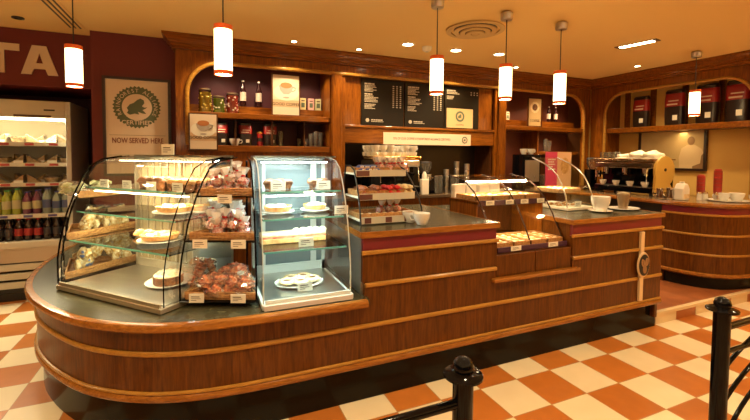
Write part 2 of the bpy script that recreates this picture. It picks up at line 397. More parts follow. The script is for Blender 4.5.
# pendants
def make_pendant():
    t = thing('pendant_lamp', 'x', 'pendant lamp')
    MB().lathe([(0,.43),(.035,.43),(.05,.42),(.05,.375),(.044,.365),(0,.365)], seg=20).build('ceiling_rose', M_STEELB, t, smooth=True)
    MB().tube([(0,0,.0),(0,0,.37)], .004).build('cord', M_BLK, t)
    MB().lathe([(.05,-.01),(.0505,-.01),(.0505,-.28),(.05,-.27)], seg=28).lathe([(0,-.03),(.05,-.03)], seg=28).build('shade', M_SHADE, t, smooth=True)
    a = MB(); a.lathe([(.05,-.024),(.053,-.024),(.053,.004),(.05,.004)], seg=28); a.lathe([(0,.0),(.053,.0)], seg=28)
    a.build('upper_rim', M_RIM, t, smooth=40)
    MB().lathe([(.049,-.262),(.053,-.262),(.053,-.285),(.049,-.285)], seg=28).build('lower_rim', M_RIM, t, smooth=40)
    MB().lathe([(0,-.27),(.049,-.27)], seg=20).build('bulb', mat('lit_pendant_bulb',(1,.9,.7),.5,emit=(1,.78,.45),es=70), t)
    return t
P = Many(make_pendant())
for x,y,l in ((-2.765,1.42,'lit cylinder pendant hanging in front of the maroon wall by the fridge'),(-1.82,.5,'lit cylinder pendant hanging lowest in view before the jars shelf'),
    (-.29,.60,'lit cylinder pendant hanging in front of the middle menu board'),(.375,.60,'lit cylinder pendant hanging between menu boards and right shelves'),
    (.985,.60,'lit cylinder pendant hanging before the bottles of the right shelf'),(3.16,.70,'lit cylinder pendant hanging in front of the big coffee bags')):
    P.put((x,y,2.262), label=l, group='pendant lamps over the counter')

# ================================================================ back shelving joinery
def arc_loop(x0,x1,z0,z1,rl,rr,n=12):
    p = [(x0,z0),(x1,z0)]
    if rr: p += [(x1-rr+rr*cos(a), z1-rr+rr*sin(a)) for a in [pi/2*k/n for k in range(n+1)]]
    else: p.append((x1,z1))
    if rl: p += [(x0+rl-rl*sin(a), z1-rl+rl*cos(a)) for a in [pi/2*k/n for k in range(n+1)]]
    else: p.append((x0,z1))
    return p
YF, YB = 2.5, 2.9
# --- left unit
lu = thing('wall_shelf_unit', 'tall wooden shelf unit with rounded arch corner holding jars and bottles', 'shelving', (-1.35,YF,0))
ox = lambda pts: [(a+1.35,b) for a,b in pts]
MB().frame(ox([(-2.18,.0),(-.52,.0),(-.52,2.6),(-2.18,2.6)]), ox(arc_loop(-2.07,-.56,1.6,2.45,.32,0)), 0, .04).build('front_frame', W_CAB, lu)
MB().box(-.83,.83,.41,.44,0,2.6).build('back_panel', M_MARP, lu)
MB().box(-.83,-.80,.04,.41,0,2.6).build('side_panel', W_CAB, lu); MB().box(.79,.82,.04,.41,0,2.6).build('side_panel', W_CAB, lu)
MB().box(-.8,.79,.04,.41,2.52,2.56).build('top_panel', W_CAB, lu)
MB().box(-.73,.79,-.01,.41,1.885,1.946).build('shelf', W_CABH, lu, bevel=.006)
MB().box(-.73,.79,-.02,.41,1.53,1.6).build('shelf', W_CABH, lu, bevel=.006)
MB().box(-.8,.79,.28,.41,1.946,2.05).build('riser', W_CABH, lu)
for x in (-.25,.14,.5): MB().box(x-.006,x+.006,.05,.41,1.6,1.885).build('divider', W_DARK, lu)
# --- menu section
mu = thing('menu_wall_unit', 'wooden wall section carrying the menu boards over a dark serving recess', 'panelling', (.72,YF,0))
MB().holed([(-1.24,0),(1.29,0),(1.29,2.6),(-1.24,2.6)], [[(-1.09,.02),(1.14,.02),(1.14,2.45),(-1.09,2.45)]], 0, .04).build('front_frame', W_CAB, mu)
MB().box(-1.09,1.14,.06,.09,1.85,2.45).build('board_backing', W_CAB, mu)
MB().box(-1.09,1.14,.02,.1,1.65,1.84).build('lower_rail', W_CABH, mu, bevel=.005)
MB().box(-1.09,1.14,.0,.1,1.84,1.87).build('ledge', W_CABH, mu, bevel=.005)
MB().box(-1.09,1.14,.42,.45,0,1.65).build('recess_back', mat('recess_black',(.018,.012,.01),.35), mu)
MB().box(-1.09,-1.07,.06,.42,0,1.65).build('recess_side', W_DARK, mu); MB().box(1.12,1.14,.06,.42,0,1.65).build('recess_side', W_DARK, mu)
# --- right unit
ru = thing('wall_shelf_unit', 'wooden shelf unit with rounded arch corner holding framed picture and syrup bottles', 'shelving', (2.88,YF,0))
oy = lambda pts: [(a-2.88,b) for a,b in pts]
MB().frame(oy([(2.015,0),(3.74,0),(3.74,2.6),(2.015,2.6)]), oy(arc_loop(2.06,3.60,1.02,2.45,0,.32)), 0, .04).build('front_frame', W_CAB, ru)
MB().box(-.85,.86,.41,.44,0,2.6).build('back_panel', mat('brown_back_panel',(.12,.03,.014),.5), ru)
MB().box(-.86,-.83,.04,.41,0,2.6).build('side_panel', W_CAB, ru)
MB().box(-.83,.75,-.01,.41,1.885,1.946).build('shelf', W_CABH, ru, bevel=.006)
MB().box(-.1,.75,.1,.41,1.53,1.58).build('shelf', W_CABH, ru, bevel=.006)
MB().box(-.83,.75,.2,.41,1.946,2.05).build('riser', W_CABH, ru)
MB().box(-.12,-.10,.1,.41,1.02,1.885).build('divider', W_CAB, ru)
# --- right wall unit (faces -X)
XF = 3.75
wu = thing('wall_shelf_unit', 'long arched wooden shelf unit on the right wall holding big coffee bags', 'shelving', (XF,1.3,0))
oz = lambda pts: [(a-1.3,b) for a,b in pts]
MB().frame(oz([(.1,0),(2.48,0),(2.48,2.6),(.1,2.6)]), oz(arc_loop(.42,2.22,1.0,2.44,.3,.3)), 0, .04, 'x').build('front_frame', W_CAB, wu)
MB().box(.02,.36,-.88,.92,1.862,1.935).build('shelf', W_CABH, wu, bevel=.006)
for y in (-.42,.0,.42,.8): MB().box(.3,.33,y-.035,y+.035,1.905,2.5).build('post', W_CABH, wu)
MB().box(.33,.36,-1.2,1.15,1.0,2.6).build('back_panel', M_YEL, wu)
MB().box(.04,.36,-.95,-.9,0,2.6).build('side_panel', W_CAB, wu); MB().box(.04,.36,.93,1.15,0,2.6).build('side_panel', W_CAB, wu)
# cornice (structure) running along all units and turning onto the right wall
cpath = [(-2.19,2.9),(-2.19,2.48),(3.72,2.48),(3.72,1.0),(3.72,.08)]
def mitre(path, prof, name, m):
    rings = []; n = len(path); mb = MB()
    for i in range(n):
        p = Vector(path[i][:2])
        t0 = (p-Vector(path[i-1][:2])).normalized() if i else None
        t1 = (Vector(path[i+1][:2])-p).normalized() if i<n-1 else None
        n0 = Vector((t0.y,-t0.x)) if t0 else None; n1 = Vector((t1.y,-t1.x)) if t1 else None
        if n0 is None: nn = n1
        elif n1 is None: nn = n0
        else: nn = (n0+n1)/(1+n0.dot(n1))
        rings.append([mb.bm.verts.new((p.x+nn.x*o, p.y+nn.y*o, z)) for o,z in prof])
    kk = len(prof)
    for A,B in zip(rings,rings[1:]):
        for j in range(kk): mb.bm.faces.new((A[j],B[j],B[(j+1)%kk],A[(j+1)%kk]))
    mb.bm.faces.new(rings[0]); mb.bm.faces.new(rings[-1][::-1])
    return struct(name, mb, m)
cprof = [(-.02,2.7),(.10,2.7),(.10,2.68),(.085,2.672),(.075,2.655),(.05,2.635),(.045,2.62),(.03,2.615),(.03,2.595),(.015,2.585),(.015,2.565),(-.02,2.565)]
mitre(cpath, cprof, 'trim_2', W_CABH)
# rounded bullnose following the arches
bull = MB()
p = [(-2.075,2.49,1.6)]+[(a,2.49,z) for a,z in [(-2.075+.33-.33*cos(t), 2.455-.33+.33*sin(t)) for t in [pi/2*k/12 for k in range(13)]]]
p += [(0,2.485,2.465),(1.8,2.485,2.465)]
p += [(3.61-.33+.33*sin(t),2.49,2.455-.33+.33*cos(t)) for t in [pi/2*k/12 for k in range(13)]]+[(3.61,2.49,1.05)]
bull.tube(p, .022, 10)
struct('trim_3', bull, W_TRIM, smooth=True)
bull = MB()
p = [(3.74,2.23,1.05)]+[(3.74,2.23-.31+.31*cos(t),2.45-.31+.31*sin(t)) for t in [pi/2*k/12 for k in range(13)]]+[(3.74,.41+.31-.31*sin(t),2.45-.31+.31*cos(t)) for t in [pi/2*k/12 for k in range(13)]]+[(3.74,.41,1.05)]
bull.tube(p, .02, 10)
struct('trim_4', bull, W_TRIM, smooth=True)
# pilasters
for i,x in enumerate((-.485,1.965)):
    pb = MB(); pb.box(x-.045,x+.045,2.455,2.499,1.032,2.44); pb.tube([(x-.052,2.47,1.035),(x-.052,2.47,2.44)],.014,8); pb.tube([(x+.052,2.47,1.035),(x+.052,2.47,2.44)],.014,8)
    tag(pb.build('pilaster', W_CAB, smooth=40), ['narrow wooden pilaster between jars shelves and menu boards','narrow wooden pilaster between menu boards and right shelves'][i], 'pilaster')
# unit lights: small spots in the tops; spots beneath the shelves are added fill
for x in (-1.75,-1.35,-.75): lamp('SPOT',(x,2.60,2.5),11,(1,.75,.45),.02,ang=2.4); lamp('SPOT',(x,2.56,1.875),3,(1,.75,.45),.02,ang=2.6)
for x in (2.3,2.9,3.3): lamp('SPOT',(x,2.60,2.42),15,(1,.7,.38),.02,ang=2.4); lamp('SPOT',(x,2.56,1.875),8,(1,.7,.4),.02,ang=2.6)
lamp('AREA',(3.88,1.3,1.84),3.5,(1,.72,.34),1.4,(0,0,0),size_y=.08)

# ---------------------------------------------------------------- menu boards, banner, posters
def words_rows(mb, x0, z0, rows, h, gap, wmax, y, seed):
    rr = random.Random(seed); z = z0
    for i in range(rows):
        x = x0; lim = x0+wmax*rr.uniform(.55,1)
        while x < lim:
            wl = rr.uniform(.012,.035)*h/.012; mb.box(x, min(x+wl,lim+.01), y, y+.001, z-h, z); x += wl+.35*h
        z -= gap
    return z
def seal(parent, c, rad, y, withframe=True):
    """round green seal with a toothed rim and a frog"""
    mb = MB(); n = 36; outer = []
    for k in range(n*2):
        a = pi*k/n; rr = rad*(1.0 if k%2 else .92); outer.append((c[0]+rr*cos(a), c[1]+rr*sin(a)))
    ins = [(c[0]+rad*.62*cos(2*pi*k/32), c[1]+rad*.62*sin(2*pi*k/32)) for k in range(32)]
    mb.holed(outer, [ins], y-.001, y)
    # frog: body, head, bent legs
    F = lambda pts: [(c[0]+rad*a, c[1]+rad*b) for a,b in pts]
    mb.prism(F([(-.42,-.28),(-.3,-.36),(-.1,-.3),(.08,-.34),(.02,-.2),(.2,-.28),(.38,-.3),(.3,-.2),(.22,-.12),(.34,-.06),(.42,.02),(.3,0),(.2,.06),(.3,.2),(.28,.34),(.14,.42),(.0,.34),(-.14,.2),(-.3,.12),(-.42,-.04),(-.36,-.16)]), y-.001, y, 'y')
    mb.prism(F([(-.72,-.5),(-.6,-.78),(0,-.86),(.6,-.78),(.72,-.5),(.5,-.58),(0,-.66),(-.5,-.58)]), y-.0015, y, 'y')
    return mb.build('seal', M_GRNP, parent)
def arc_text(parent, s, c, rad, a0, a1, size, y, m):
    cs = list(s)
    for i,ch in enumerate(cs):
        if ch == ' ': continue
        a = a0+(a1-a0)*i/(len(cs)-1)
        text_mesh('seal_lettering', ch, size, m, parent, (c[0]+rad*cos(a), y, c[1]+rad*sin(a)), rot=(R(90), pi/2-a, 0), ext=.0004)
fp = thing('framed_poster', 'framed poster with a green frog certification seal on the maroon wall', 'poster', (-2.535,2.665,0))
MB().holed([(-.3,1.28),(.3,1.28),(.3,2.27),(-.3,2.27)], [[(-.275,1.305),(.275,1.305),(.275,2.245),(-.275,2.245)]], -.02, .012).build('frame', mat('dark_frame',(.03,.012,.008),.35), fp)
MB().box(-.276,.276,-.002,.008,1.3,2.246).build('poster_paper', M_POST, fp)
seal(fp, (-.005,1.975), .215, -.003)
arc_text(fp, 'RAINFOREST ALLIANCE', (-.005,1.975), .165, R(205), R(-25), .052, -.0045, M_POST)
text_mesh('seal_lettering', 'CERTIFIED', .06, M_POST, fp, (-.005,-.006,1.818), ext=.0004, bold=.0006)
text_mesh('headline', 'NOW SERVED HERE', .075, mat('headline_red',(.2,.03,.015),.7), fp, (0,-.004,1.635), ext=.0004, bold=.001, sx=.68)
MB().box(-.25,.25,-.003,-.002,1.69,1.693).build('rule_line', M_PRINTD, fp)
def board(x0,x1,z0,z1,label,seed,extra=None):
    t = thing('menu_board', label, 'menu board', ((x0+x1)/2, YF+.04, z0), 0, 'menu boards over the serving recess'); hw = (x1-x0)/2; H = z1-z0
    MB().box(-hw,hw,-.008,.018,0,H).build('board_panel', M_BOARD, t, bevel=.003)
    mb = MB(); y = -.0095
    if extra != 'small':
        z = words_rows(mb,-hw+.04,H-.05,1,.018,.026,.16,y,seed)
        z = words_rows(mb,-hw+.04,z,5,.010,.017,.17,y,seed+1)
        z = words_rows(mb,-hw+.04,z-.015,1,.016,.026,.14,y,seed+2)
        z = words_rows(mb,-hw+.04,z,5,.010,.017,.2,y,seed+3)
        z = words_rows(mb,-hw+.04,z-.015,4,.010,.017,.14,y,seed+4)
        for c in range(3):
            for k in range(9+seed%3): mb.box(hw-.16+c*.05, hw-.138+c*.05, y, y+.001, H-.075-k*.026, H-.063-k*.026)
        mb.build('menu_text', M_CHALK, t)
        MB().lathe([(0,0),(.024,0),(.024,.001),(0,.001)], seg=16, M=Matrix.Translation((-hw+.08,y,.062))@Matrix.Rotation(R(90),4,'X')).build('round_mark', M_CHALK, t)
        fo = MB(); words_rows(fo,-hw+.13,.075,1,.014,.02,.22,y,seed+5); words_rows(fo,-hw+.13,.052,1,.008,.02,.2,y,seed+6); fo.build('footer_text', M_CHALK, t)
    else:
        z = words_rows(mb,-hw+.03,H-.05,1,.018,.026,.16,y,seed); z = words_rows(mb,-hw+.03,z,2,.010,.017,.24,y,seed+1)
        z = words_rows(mb,-hw+.03,z-.02,3,.010,.017,.12,y,seed+2)
        for c in range(3):
            for k in range(2): mb.box(hw-.14+c*.05, hw-.12+c*.05, y, y+.001, H-.075-k*.03, H-.06-k*.03)
        mb.build('menu_text', M_CHALK, t)
        MB().box(-hw+.03,hw-.1,-.0125,-.009,.01,.27).build('kraft_card', M_KRAFT, t)
        seal(t, (-.035,.165), .075, -.0135)
        text_mesh('card_lettering','CERTIFIED',.028,M_PRINTD,t,(-.035,-.0135,.05),ext=.0003)
    return t
board(-.15,.43,1.875,2.44,'dark menu board of drinks, first one beside the left pilaster',11)
board(.445,1.03,1.875,2.44,'dark menu board of drinks partly behind a lit pendant',23)
board(1.045,1.60,1.875,2.44,'dark menu board with a tan seal card in its lower corner',35,'small')
bn = thing('banner_strip', 'pale pink printed banner strip on the rail under the menu boards', 'banner', (.80,YF+.018,1.72))
MB().box(-.66,.66,-.006,-.0,-.075,.075).build('banner_card', M_PINKP, bn)
text_mesh('banner_lettering','30% OF OUR COFFEE IS RAINFOREST ALLIANCE CERTIFIED',.042,M_PRINTD,bn,(-.1,-.008,0),ext=.0004,sx=.78)
seal(bn, (.56,0), .05, -.0065)

def cup_poster(name, label, loc, w, h, rz=0):
    t = thing(name, label, 'poster', loc, rz)
    MB().box(-w/2-.012,w/2+.012,0,.015,-.0,h).build('frame', W_DARK, t)
    MB().box(-w/2+.002,w/2-.002,-.003,0,.012,h-.012).build('poster_paper', mat('poster_blush',(.72,.6,.5),.6), t)
    MB().box(-w/2+.002,w/2-.002,-.004,-.003,.1,.18).build('table_print', mat('poster_table',(.6,.42,.27),.6), t)
    MB().disc((0,-.005,h*.56), w*.47, 'y', 28, w*.3).build('saucer_print', M_WHITE, t)
    c = MB(); c.prism([(-w*.27,h*.72),(w*.27,h*.72),(w*.22,h*.6),(w*.1,h*.52),(-w*.1,h*.52),(-w*.22,h*.6)], -.007,-.006,'y'); c.tube([(w*.24,-.0065,h*.7),(w*.36,-.0065,h*.68),(w*.34,-.0065,h*.62),(w*.2,-.0065,h*.59)],.006,6)
    c.build('cup_print', mat('print_grey',(.42,.36,.34),.6), t)
    MB().disc((0,-.0085,h*.73), w*.22, 'y', 24, w*.11).build('coffee_print', mat('print_coffee',(.45,.17,.06),.6), t)
    MB().disc((0,-.0065,h*.44), w*.12, 'y', 16, w*.035).build('spoon_print', mat('print_grey',(.42,.36,.34),.6), t)
    text_mesh('poster_lettering','GOOD COFFEE',w*.15,M_PRINTD,t,(0,-.0055,.13),ext=.0004,bold=.0008)
    return t
cup_poster('propped_poster','coffee cup poster propped between bottles and tea boxes on top shelf',(-1.055,2.57,1.947),.30,.47)
cup_poster('propped_poster','coffee cup poster propped low at the left end below the jars',(-1.925,2.44,1.545),.255,.38)

# ================================================================ serving counter
TOPZ = .67
pts = [(-3.0,2.675),(-3.045,2.3),(-3.07,1.9),(-3.06,1.6),(-3.02,1.3),(-2.945,1.03),(-2.84,.8),(-2.71,.59),(-2.56,.4),(-2.39,.255),(-2.19,.145),(-1.96,.08),(-1.7,.055),(-1.4,.05),(-1.07,.05)]
def smooth_path(p, n=4):
    out = []
    for i in range(len(p)-1):
        p0,p1,p2,p3 = [Vector(p[max(0,min(len(p)-1,j))]) for j in (i-1,i,i+1,i+2)]
        for k in range(n):
            t = k/n; out.append(tuple(.5*((2*p1)+(-p0+p2)*t+(2*p0-5*p1+4*p2-p3)*t*t+(-p0+3*p1-3*p2+p3)*t**3)))
    out.append(tuple(p[-1])); return out
OUT = smooth_path(pts)
def offs(path, d):
    out = []
    for i,p in enumerate(path):
        a = Vector(path[max(i-1,0)]); b = Vector(path[min(i+1,len(path)-1)]); t = (b-a).normalized()
        out.append((p[0]-t.y*d*-1*-1, p[1]+t.x*d))
    return out
# inward = left of travel direction (travel goes towards +X along the front, interior is +Y)
def voffs(path, d0, d1):
    out = []
    for i,p in enumerate(path):
        a = Vector(path[max(i-1,0)]); b = Vector(path[min(i+1,len(path)-1)]); t = (b-a).normalized()
        k = min(1,max(0,t.x)); d = d0+(d1-d0)*k; out.append((p[0]-t.y*d, p[1]+t.x*d))
    return out
BODY = voffs(OUT,.035,.08); KICK = voffs(OUT,.05,.14)
def face(path, prof, mb=None): return (mb or MB()).strip(path, prof)
sc_ = thing('serving_counter', 'long low wooden serving counter with rounded left end and black kickplate', 'counter', (0,0,0))
XR = 1.718
bpath = BODY + [(-.5,.13),(.0,.13),(.7,.13),(XR,.13)]
kpath = KICK + [(-.5,.19),(.5,.19),(1.762,.19)]
def wallstrip(path, z0, z1, th, mb=None):
    mb = mb or MB(); return mb.strip(path, [(0,z0),(0,z1),(-th,z1),(-th,z0)])
wallstrip(kpath, .002, .24, .03).build('kickplate', M_KICK, sc_, smooth=30)
wallstrip(bpath, .236, TOPZ-.03, .03).build('front_panel', W_PAN, sc_, smooth=30)
MB().box(-1.06,-.085,.13,.16,TOPZ-.03,.735).build('front_panel', W_PAN, sc_); MB().box(.645,XR,.13,.16,TOPZ-.03,.735).build('front_panel', W_PAN, sc_)
MB().box(-.12,.70,.095,.16,TOPZ-.029,TOPZ-.003).build('gap_ledge', W_EDGE, sc_, bevel=.006)
MB().box(XR-.03,XR,.15,.9,.105,.735).build('end_panel', W_PAN, sc_)
def bullnose(path, z, h, d, m, par, name='trim_strip'):
    pr = [(-.005,z-h/2),(d*.6,z-h/2),(d,z-h/4),(d,z+h/4),(d*.6,z+h/2),(-.005,z+h/2)]
    return MB().strip(path, pr).build(name, m, par, smooth=40)
bullnose(bpath, .258, .036, .017, W_EDGE, sc_); bullnose(bpath, .286, .016, .013, W_TRIM, sc_)
bullnose(bpath, .49, .026, .012, W_TRIM, sc_)
bullnose([(-1.06,.13),(-.085,.13)], .735, .026, .014, W_TRIM, sc_); bullnose([(.645,.13),(XR,.13)], .735, .026, .014, W_TRIM, sc_)
# low worktop
inner = [(-1.05,.93),(-1.7,.93),(-2.05,1.05),(-2.3,1.35),(-2.35,1.7),(-2.35,2.675)]
MB().prism(offs(OUT,.03)[:-1]+[(-1.05,.08)]+inner, TOPZ-.035, TOPZ).build('worktop', M_TOP, sc_)
MB().strip(OUT, [(-.032,TOPZ-.04),(-.005,TOPZ-.04),(.006,TOPZ-.03),(.008,TOPZ-.012),(0,TOPZ+.001),(-.012,TOPZ+.003),(-.032,TOPZ+.003)]).build('worktop_edge', W_EDGE, sc_, smooth=40)
MB().prism([(-2.35,1.7),(-2.30,1.35),(-2.05,1.05),(-1.7,.93),(-1.05,.93),(-1.05,.90),(-1.7,.90),(-2.08,1.02),(-2.33,1.33),(-2.38,1.7)],.002,TOPZ-.036).build('rear_panel', W_DARK, sc_)
# raised counters
def raised(label, x0, x1, y1, leftside, dz):
    t = thing('raised_counter', label, 'counter', (x0,.13,.74))
    W = x1-x0
    MB().box(0,W,0,.03,.012,.16+dz).build('front_panel', W_PAN, t)
    MB().box(.004,W-.004,.006,.03,.161+dz,.248+dz).build('red_band', M_RED, t)
    bullnose([(-.006,0),(W+.006,0)], .16+dz, .024, .014, W_TRIM, t)
    MB().box(0,.02,.031,y1-.14,-.068 if leftside else .012,.248+dz).build('side_panel', M_STEELB if leftside else W_PAN, t)
    MB().box(W-.02,W,.031,y1-.14,.012,.248+dz).build('side_panel', W_PAN, t)
    z0 = .25+dz; z1 = z0+.034
    MB().box(-.008,W+.008,.0,y1-.12,z0,z1).build('worktop', M_TOP, t)
    e = MB(); e.box(-.015,W+.015,-.014,.0,z0-.002,z1+.002); e.box(-.016,-.008,.0,y1-.12,z0-.002,z1+.002); e.box(W+.008,W+.016,.0,y1-.12,z0-.002,z1+.002)
    e.build('worktop_edge', W_EDGE, t, bevel=.005)
    return t
raised('raised wooden counter section with crimson band left of the sunken pastry case', -1.075, -.078, 1.2, True, .03)
raised('raised wooden counter section with crimson band carrying a round coffee bean emblem', .645, XR, 1.05, False, .004)
# bean emblem on a pale upright strip
st_ = thing('emblem_plaque','pale vertical strip with an oval coffee bean emblem on the counter front','emblem',(1.435,.13,0))
MB().box(-.022,.022,-.022,-.001,.3,.885).build('upright_strip', mat('pale_brass',(.7,.5,.28),.35), st_, bevel=.003)
MB().lathe([(0,0),(.088,0),(.094,.006),(.088,.014),(0,.014)], seg=32, M=Matrix.Translation((0,-.0225,.61))@Matrix.Rotation(R(90),4,'X')@Matrix.Diagonal((.82,1.15,1,1))).build('oval_plate', mat('pale_brass',(.7,.5,.28),.35), st_, smooth=40)
MB().lathe([(0,0),(.078,0),(.078,.004),(0,.004)], seg=32, M=Matrix.Translation((0,-.037,.61))@Matrix.Rotation(R(90),4,'X')@Matrix.Diagonal((.82,1.15,1,1))).build('oval_field', M_BLK, st_)
for bx,bz,a in ((-.022,.63,20),(.024,.635,-15),(.0,.575,5)):
    M = Matrix.Translation((bx,-.036,bz))@Matrix.Rotation(R(a),4,'Y')
    b = MB(); b.lathe([(.9*.026*k,0) for k in (0,)]+[(.0,.0)],seg=4) if False else None
    MB().holed([(bx+.022*cos(t)*cos(R(a))-.034*sin(t)*sin(R(a)), bz+.034*sin(t)*cos(R(a))+.022*cos(t)*sin(R(a))) for t in [2*pi*k/20 for k in range(20)]],
        [[(bx+.003*cos(t)*cos(R(a))-.028*sin(t)*sin(R(a)), bz+.028*sin(t)*cos(R(a))+.003*cos(t)*sin(R(a))) for t in [2*pi*k/12 for k in range(12)]]], -.046,-.0415).build('coffee_bean', mat('bean_bronze',(.3,.16,.07),.4), st_)
# sunken section front between the raised counters: two wood panels
su = thing('sunken_case_base','wooden two-panel base under the sunken double pastry case','case base',(.28,.125,.74))
for a,b in ((-.355,-.003),(.003,.355)): MB().box(a,b,.01,.03,-.07,.08).build('front_panel', W_PAN, su, bevel=.003)
MB().box(-.355,.355,.032,.70,.01,.08).build('deck', W_DARK, su)
# ledge behind the sunken case
lg = thing('rear_ledge','olive topped rear ledge behind the sunken pastry case','ledge',(.295,1.05,0))
MB().box(-.35,.35,-.08,.2,.99,1.028).build('worktop', M_TOP, lg); MB().box(-.35,.35,-.06,.18,0.002,.989).build('body_panel', W_PAN, lg)

# ================================================================ glass display cases
PROF = [(0,.70),(0,.85),(.015,.95),(.055,1.12),(.105,1.25),(.155,1.35),(.21,1.43),(.29,1.472),(.42,1.49),(.55,1.49)]
def pr(z0=.70, z1=1.49, vmax=.55):
    return [(v,z) for v,z in PROF if z>=z0-1e-6 and v<=vmax+1e-6]
def vz(z):
    for (a,b),(c,d) in zip(PROF,PROF[1:]):
        if b<=z<=d and d>b: return a+(c-a)*(z-b)/(d-b)
    return .29
def sheet(mb, W, prof, x0=0):
    a = [mb.bm.verts.new((x0,v,z)) for v,z in prof]; b = [mb.bm.verts.new((x0+W,v,z)) for v,z in prof]
    for i in range(len(prof)-1): mb.bm.faces.new((a[i],b[i],b[i+1],a[i+1]))
    return mb
def sidepane(mb, x, prof, depth, zb):
    mb.bm.faces.new([mb.bm.verts.new((x,v,z)) for v,z in prof]+[mb.bm.verts.new((x,depth,prof[-1][1])),mb.bm.verts.new((x,depth,zb))])
    return mb
def glass_case(label, loc, rz, W, D, frame_m, tube_m, shelves=(1.29,1.14,.965), edge_m=None, power=6, lcol=WARM, back=True):
    t = thing('display_case', label, 'display case', (loc[0],loc[1],TOPZ), rz); Z = lambda z: z-TOPZ
    P2 = [(v,z-TOPZ) for v,z in pr(vmax=D)]
    sheet(MB(), W, P2).build('front_glass', M_GLASS, t, smooth=80)
    for x in (0,W): sidepane(MB(), x, P2, D, .03).build('side_glass', M_GLASS, t)
    eg = edge_m or M_BLACK
    for x in (0,W): MB().tube([(x,v-.002,z) for v,z in P2], .0035, 6).build('edge_strip', eg, t, smooth=40)
    b = MB(); b.box(-.01,W+.01,-.03,D,.003,.03); b.build('base_tray', frame_m, t, bevel=.004)
    MB().box(.01,W-.01,-.022,-.012,.03,.05).build('front_sill', frame_m, t)
    MB().box(.012,W-.012,.01,D-.01,.031,.036).build('deck', M_STEEL, t)
    for z in shelves:
        v0 = vz(z)+.02
        MB().box(.012,W-.012,v0+.004,D-.02,z-TOPZ-.004,z-TOPZ+.004).build('shelf', M_GLASS, t)
        MB().box(.012,W-.012,v0,v0+.004,z-TOPZ-.005,z-TOPZ+.005).build('shelf_edge', M_GEDGE, t)
    fb = MB(); 
    for x in (.0,W-.02): fb.box(x,x+.02,D-.02,D,.03,P2[-1][1])
    fb.box(0,W,D-.02,D,P2[-1][1]-.02,P2[-1][1]+.012); fb.box(0,W,D-.02,D,.03,.09)
    if back:
        fb.box(W/2-.012,W/2+.012,D-.018,D-.002,.09,.8)
    fb.build('rear_frame', frame_m, t)
    MB().box(-.004,W+.004,.30,D+.005,P2[-1][1]+.001,P2[-1][1]+.012).build('top_panel', M_GLASS, t)
    for z in (1.47,1.275):
        MB().box(.04,W-.04,vz(z)+.06,vz(z)+.085,z-TOPZ-.012,z-TOPZ-.0065).build('light_tube', tube_m, t)
    # upper two: the tubes' own light; lower two: fill added without tubes
    for z,k in ((1.45,1.0),(1.265,.75),(1.125,.45),(.952,.28)):
        o = lamp('AREA',(W/2,vz(z)+.13,z-TOPZ),power*k,lcol,W*.8,(0,0,0),size_y=.02); o.parent = t
    return t
M_FRW = mat('white_frame',(.62,.66,.64),.35)
M_FRC = mat('champagne_frame',(.5,.42,.3),.3,.7)
A_O = Vector((-2.745,.96)); A_R = math.atan2(-.739,.674)
caseA = glass_case('wide curved glass pastry case standing angled on the rounded counter end', A_O, A_R, .907, .50, M_FRC, M_TUBEW, power=7.5, lcol=(1,.8,.5))
C_O = Vector((-1.645,.15))
caseC = glass_case('narrow curved glass chilled case lit cool white beside the raised counter', C_O, 0, .50, .56, M_FRW, M_TUBEC, power=3.6, lcol=(.8,1,.93), back=False, edge_m=M_GREY)
MB().box(0.02,.48,.561,.566,.09,.8).build('rear_door', mat('pale_rear_door',(.16,.2,.22),.15), caseC)
for z_ in (.27,.45,.6): MB().box(.02,.48,.548,.558,z_,z_+.02).build('door_rail', M_FRW, caseC)
MB().box(.07,.09,.548,.558,.09,.78).build('door_rail', M_FRW, caseC); MB().box(.40,.44,.548,.558,.09,.78).build('door_rail', M_FRW, caseC)
MB().box(-.0,.50,-.045,-.031,.003,.03).build('front_step', mat('pink_white_sill',(.66,.58,.56),.4), caseC)

for x_ in (.02,.46):
    MB().box(x_,x_+.425,.501,.507,.09,.80).build('rear_door', mat('cream_rear_door',(.3,.23,.13),.2), caseA)
    for k_ in range(6): MB().box(x_+.02+.07*k_,x_+.03+.07*k_,.492,.50,.1,.78).build('door_rib', M_FRC, caseA)
def toW(O, a, x, y): return (O[0]+x*cos(a)-y*sin(a), O[1]+x*sin(a)+y*cos(a))
# --------- food prototypes
def card_proto():
    t = thing('price_card','white price card','price card')
    MB().box(-.035,.035,-.0015,.0015,0,.042).build('card', M_CARD, t)
    MB().box(-.012,.012,.0015,.02,0,.004).build('card_foot', M_CARD, t)
    m = MB(); m.box(-.025,.015,-.0022,-.0016,.026,.030); m.box(-.025,.02,-.0022,-.0016,.018,.0205); m.box(-.025,.0,-.0022,-.0016,.010,.0125); m.build('card_print', M_PRINTD, t)
    return t
CARD = Many(card_proto())
def wrapped(name, label, cat, m_in):
    t = thing(name,label,cat)
    MB().blob((0,0,.030),(.038,.034,.030),2,.12).build('filling', m_in, t, smooth=True)
    b = MB(); b.blob((0,0,.034),(.044,.04,.035),2,.18)
    MB().lathe([(.012,.06),(.009,.072),(.026,.095),(.036,.118)], seg=7).build('wrapper_frill', glass('white_film',(.98,.98,.97),2,.5), t)
    b.build('wrapper', M_CELLO, t)
    MB().lathe([(.012,.062),(.014,.066),(.014,.070),(.012,.074)], seg=8).build('ribbon', mat('red_ribbon',(.5,.01,.01),.4), t)
    return t
WR = Many(wrapped('wrapped_sweet','x','wrapped sweet', mat('pink_sweet',(.7,.06,.04),.45,var=(.95,.85,.8),vscale=75,bump=.8,bscale=90)))
